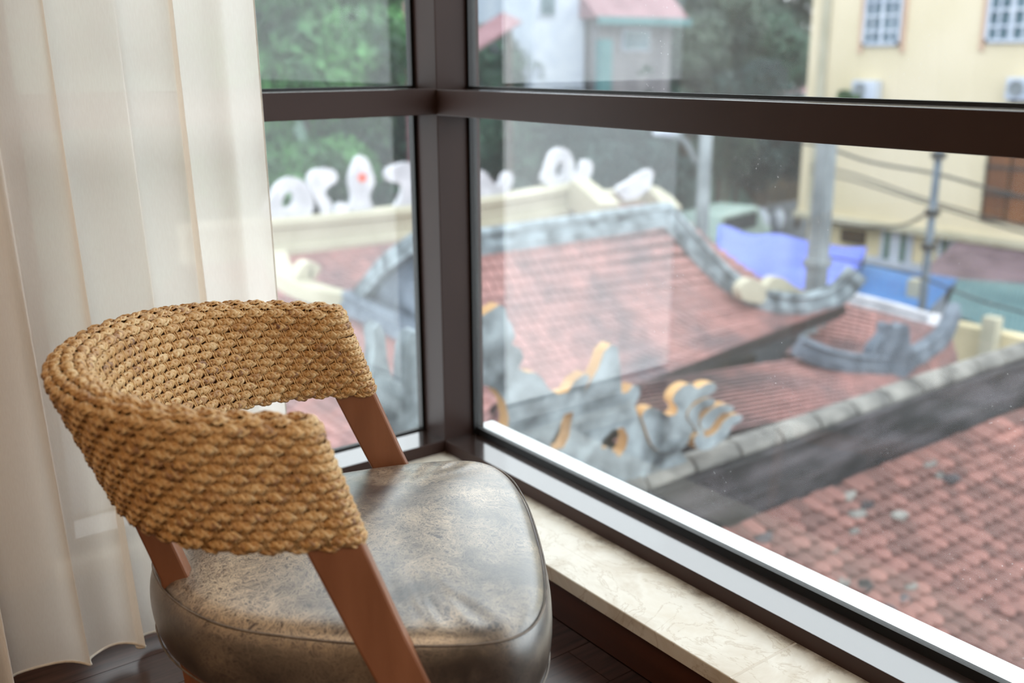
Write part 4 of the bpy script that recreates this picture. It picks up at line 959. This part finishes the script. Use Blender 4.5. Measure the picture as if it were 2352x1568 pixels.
# houses on the slope
def house(lab, px0, px1, pyt, pyb, Y, depth, wall, roofm, roof_h, wins=()):
    a = ony(px0, pyt, Y); b = ony(px1, pyb, Y); r = thing('house', lab, 'building', ((a[0]+b[0])/2, Y, b[2]))
    x0, x1, z1, z0 = a[0], b[0], a[2], b[2]
    MB().box((x0, Y, z0-4), (x1, Y+depth, z1)).build('wall', wall, r)
    o = .5
    MB().add([(x0-o, Y-o, z1), (x1+o, Y-o, z1), (x1+o, Y+depth+o, z1), (x0-o, Y+depth+o, z1), (x0-o, Y+depth/2, z1+roof_h), (x1+o, Y+depth/2, z1+roof_h)],
             [(0, 1, 5, 4), (2, 3, 4, 5), (1, 2, 5), (3, 0, 4), (3, 2, 1, 0)]).build('roof', roofm, r)
    MB().box((x0-o, Y-o-.08, z1-.22), (x1+o, Y-o, z1+.05)).build('fascia', M['tealpaint'], r)
    for (wx, wz, ww, wh) in wins:
        xx = x0+(x1-x0)*wx; zz = z0+(z1-z0)*wz; f = MB().box((xx-ww/2, Y-.06, zz-wh/2), (xx+ww/2, Y, zz+wh/2)).build('window', M['winwhite'], r); MB().box((xx-ww/2+.08, Y-.09, zz-wh/2+.08), (xx+ww/2-.08, Y-.06, zz+wh/2-.08)).build('pane', M['winglass'], f)
    return r
house('tall white house behind the trees near the window post', 1225, 1342, -160, 92, 29, 4, M['winwhite'], M['redroof'], 1.5, ((.68, .85, .5, 1.5), (.25, .35, .8, 1.0)))
house('grey boarded house with pink roof and teal eaves right of the white house', 1375, 1540, 42, 130, 28.5, 4, M['greywall'], M['redroof'], 2.2, ((.5, .45, 1.4, .8),))
t_ = ony(1385, 130, 28.2); s_ = MB().box((t_[0]-.28, 28.0, t_[2]-2.5), (t_[0]+.28, 28.3, t_[2]+.6)).build('teal_hoarding', M['tealpaint'], bevel=.02); tag(s_, 'upright teal panel below the grey boarded house', 'panel')
house('small red-roofed house beside the left edge of the yellow building', 1770, 1870, 222, 300, 33, 5, M['dark'], M['redroof'], 1.2, ())
p_ = ony(1120, 90, 27); MB_ = MB().add([(p_[0]-1.6, 26.8, p_[2]-.9), (p_[0]+1.2, 26.8, p_[2]+.5), (p_[0]+1.2, 27.8, p_[2]+.8), (p_[0]-1.6, 27.8, p_[2]-.6), (p_[0]-1.6, 26.8, p_[2]-.82), (p_[0]+1.2, 26.8, p_[2]+.58), (p_[0]+1.2, 27.8, p_[2]+.88), (p_[0]-1.6, 27.8, p_[2]-.52)], [(3,2,1,0),(4,5,6,7),(0,1,5,4),(1,2,6,5),(2,3,7,6),(3,0,4,7)]); o = MB_.build('lean_to_roof', M['redroof']); tag(o, 'pink sheet roof peeking out just right of the window post', 'roof'); o.rotation_euler = (0, 0, 0)
MB().box((p_[0]-1.5, 27.1, GZ), (p_[0]-1.35, 27.3, p_[2]-.7)).build('post', M['bark'], o); MB().box((p_[0]+.9, 27.1, GZ), (p_[0]+1.05, 27.3, p_[2]+.5)).build('post', M['bark'], o)
# red banner pole in front of the left tree
b_ = ony(942, 300, 19.5); r = thing('flag_pole', 'reddish pole seen through the left pane beside the post', 'pole', (b_[0], b_[1], GZ)); MB().tube([(b_[0], b_[1], GZ), (b_[0], b_[1], 2.4)], .07, 8).build('shaft', M['redroof'], r)

# ================================================================== TREES
def foliage_mesh(name, rx, rz, n, leaf, mat, seed, lumps=16):
    R_ = np.random.RandomState(seed); cs = []
    for i in range(lumps):
        d = nrm(R_.randn(3)); cs.append((d*np.array([rx, rx, rz])*R_.uniform(.35, .8), R_.uniform(.32, .5)*rx))
    vs = []; fs = []
    for i in range(n):
        c, r = cs[R_.randint(lumps)]; d = nrm(R_.randn(3)+np.array([0, 0, .35])); p = c+d*r*(.8+.25*R_.rand())*np.array([1, 1, .85])
        nn = nrm(d+R_.randn(3)*.5); t = nrm(np.cross(nn, R_.randn(3))); b = np.cross(nn, t); l = leaf*R_.uniform(.6, 1.3)
        q = len(vs); vs += [p-t*l, p+b*l*.45, p+t*l, p-b*l*.45]; fs.append((q, q+1, q+2, q+3))
    return mesh(name, vs, fs, mat)
def trunk_mesh(h, r, seed):
    R_ = np.random.RandomState(seed); mb = MB(); pts = [(0, 0, 0), (.1*R_.randn(), .1*R_.randn(), h*.35), (.15*R_.randn(), .15*R_.randn(), h*.7)]
    mb.tube(smooth(pts, 4), np.linspace(r, r*.6, 9), 8)
    for k in range(5):
        a = R_.rand()*2*PI; e = np.array([math.cos(a)*h*.22, math.sin(a)*h*.22, h*(.85+.2*R_.rand())]); mb.tube([np.array(pts[2])*.95, (np.array(pts[2])+e)/2+np.array([0, 0, .1]), e], [r*.5, r*.35, r*.15], 6)
    return mesh('trunk', mb.v, mb.f, M['bark'], True)
kinds = {}
for k, (mt, rx, rz, n, lf) in {'bright': ('leaf_bright', 2.6, 2.2, 9000, .16), 'mid': ('leaf_mid', 2.6, 2.4, 7000, .17), 'dark': ('leaf_dark', 2.8, 2.6, 7000, .18), 'olive': ('leaf_olive', 2.3, 2.6, 6000, .16)}.items():
    kinds[k] = (foliage_mesh('foliage', rx, rz, n, lf, M[mt], hash(k) % 1000 if False else {'bright': 1, 'mid': 2, 'dark': 3, 'olive': 4}[k]), trunk_mesh(4.2, .17, len(k)))
def tree(kind, x, y, zc, s, lab, group=None, rz=None, base=None):
    fm, tm = kinds[kind]; base = GZ if base is None else base; h = zc-base
    r = thing('tree', lab, 'tree', (x, y, base), rz if rz is not None else RNG.rand()*6, group)
    f = link('foliage', fm, r, (0, 0, h)); f.scale = (s, s, s); f['kind'] = 'stuff'
    t = link('trunk', tm, r); t.scale = (s, s, h/4.2); return r
struct('hillside', (lambda: (lambda g: g)(MB().add([(-6, 24, GZ-.1), (14, 30, GZ-.1), (26, 33, GZ-.1), (60, 34, GZ-.1), (60, 60, 14), (26, 56, 14), (8, 52, 14), (-30, 44, 14)], [(0, 1, 6, 7), (1, 2, 5, 6), (2, 3, 4, 5)])))(), M['hill'])
c = ony(720, 150, 21); tree('bright', c[0], 21, c[2]+.3, 1.0, 'bushy bright green tree filling the upper left pane', rz=.4)
c = ony(890, 60, 22.5); tree('bright', c[0], 22.5, c[2]+.6, .85, 'bright green tree touching the window post in the left pane')
c = ony(600, 350, 20); tree('bright', c[0], 19.5, c[2]-.3, .7, 'yellowish green bush low behind the white dragon body')
c = ony(880, 380, 23.5); tree('mid', c[0], 23.5, c[2]-.2, .95, 'darker tree low behind the white flame ornament')
c = ony(620, 120, 25); tree('mid', c[0]-1, 26, c[2]+1.5, 1.3, 'large mid green tree behind the bright tree at far left')
gl_ = 'dense trees on the slope beyond the street'
for (px, py, Y, s, k, lab) in (
    (1150, 150, 31, .75, 'mid', 'green crown just right of the window post, left of the white house'),
    (1180, -40, 38, 1.0, 'dark', 'dark crown high behind the left edge of the white house'),
    (1340, 205, 31, .8, 'dark', 'dark crown at the foot of the white house, above the transom'),
    (1450, 225, 30, .85, 'mid', 'green crown below the grey boarded house'),
    (1580, 150, 31, 1.0, 'olive', 'olive crown right of the grey boarded house'),
    (1670, 50, 33, 1.15, 'olive', 'big olive crown at the top edge between the grey house and the yellow building'),
    (1760, 130, 32, 1.0, 'mid', 'green crown left of the upper corner of the yellow building'),
    (1700, 235, 30, .8, 'dark', 'dark crown directly above the transom, left of the small red roof'),
    (1590, 20, 36, 1.2, 'dark', 'dark crown at the top edge just right of the pink roof'),
    (1810, 0, 36, 1.2, 'olive', 'olive crown at the top edge touching the yellow building'),
    (1480, 330, 27, .7, 'dark', 'dark crown just below the transom, left of the street lamp head'),
    (1380, 370, 27, .75, 'dark', 'dark crown behind the wing ornament of the cream ridge'),
    (1230, 300, 29, .8, 'dark', 'dark crown behind the upright white flame ornament'),
    (1140, 330, 29, .8, 'mid', 'green crown behind the forked white tail ornament'),
    (1670, 330, 27, .6, 'olive', 'olive crown just right of the street lamp pole below the transom'),
    (1760, 350, 28, .65, 'dark', 'dark crown between the street lamp and the thick concrete pole'),
    (1100, -60, 40, 1.4, 'mid', 'large green crown high behind the window post'),
    (1420, -140, 44, 1.3, 'dark', 'dark crown far behind the pink roofed house'),
    (1540, -90, 42, 1.4, 'mid', 'large green crown far behind, above the pink roof'),
    (1250, -170, 46, 1.4, 'dark', 'dark crown far behind the white house'),
    (1845, 320, 27.5, .7, 'dark', 'dark crown behind the top of the thick concrete pole'),
    (1560, 420, 26, .5, 'dark', 'small dark crown low behind the street lamp foot, above the roof ridge')):
    c = ony(px, py, Y); zb = max(GZ, -6+(Y-33)*.8)
    tree(k, c[0], Y, c[2], s, lab, gl_, base=min(zb, c[2]-3))
gp = onx(1955, 228, FX-.3)
o = link('potted_shrub', kinds['bright'][0]); o.scale = (.16, .16, .10); o.location = (gp[0], gp[1], gp[2]+.06); tag(o, 'small green plant beside the left air conditioner', 'plant')
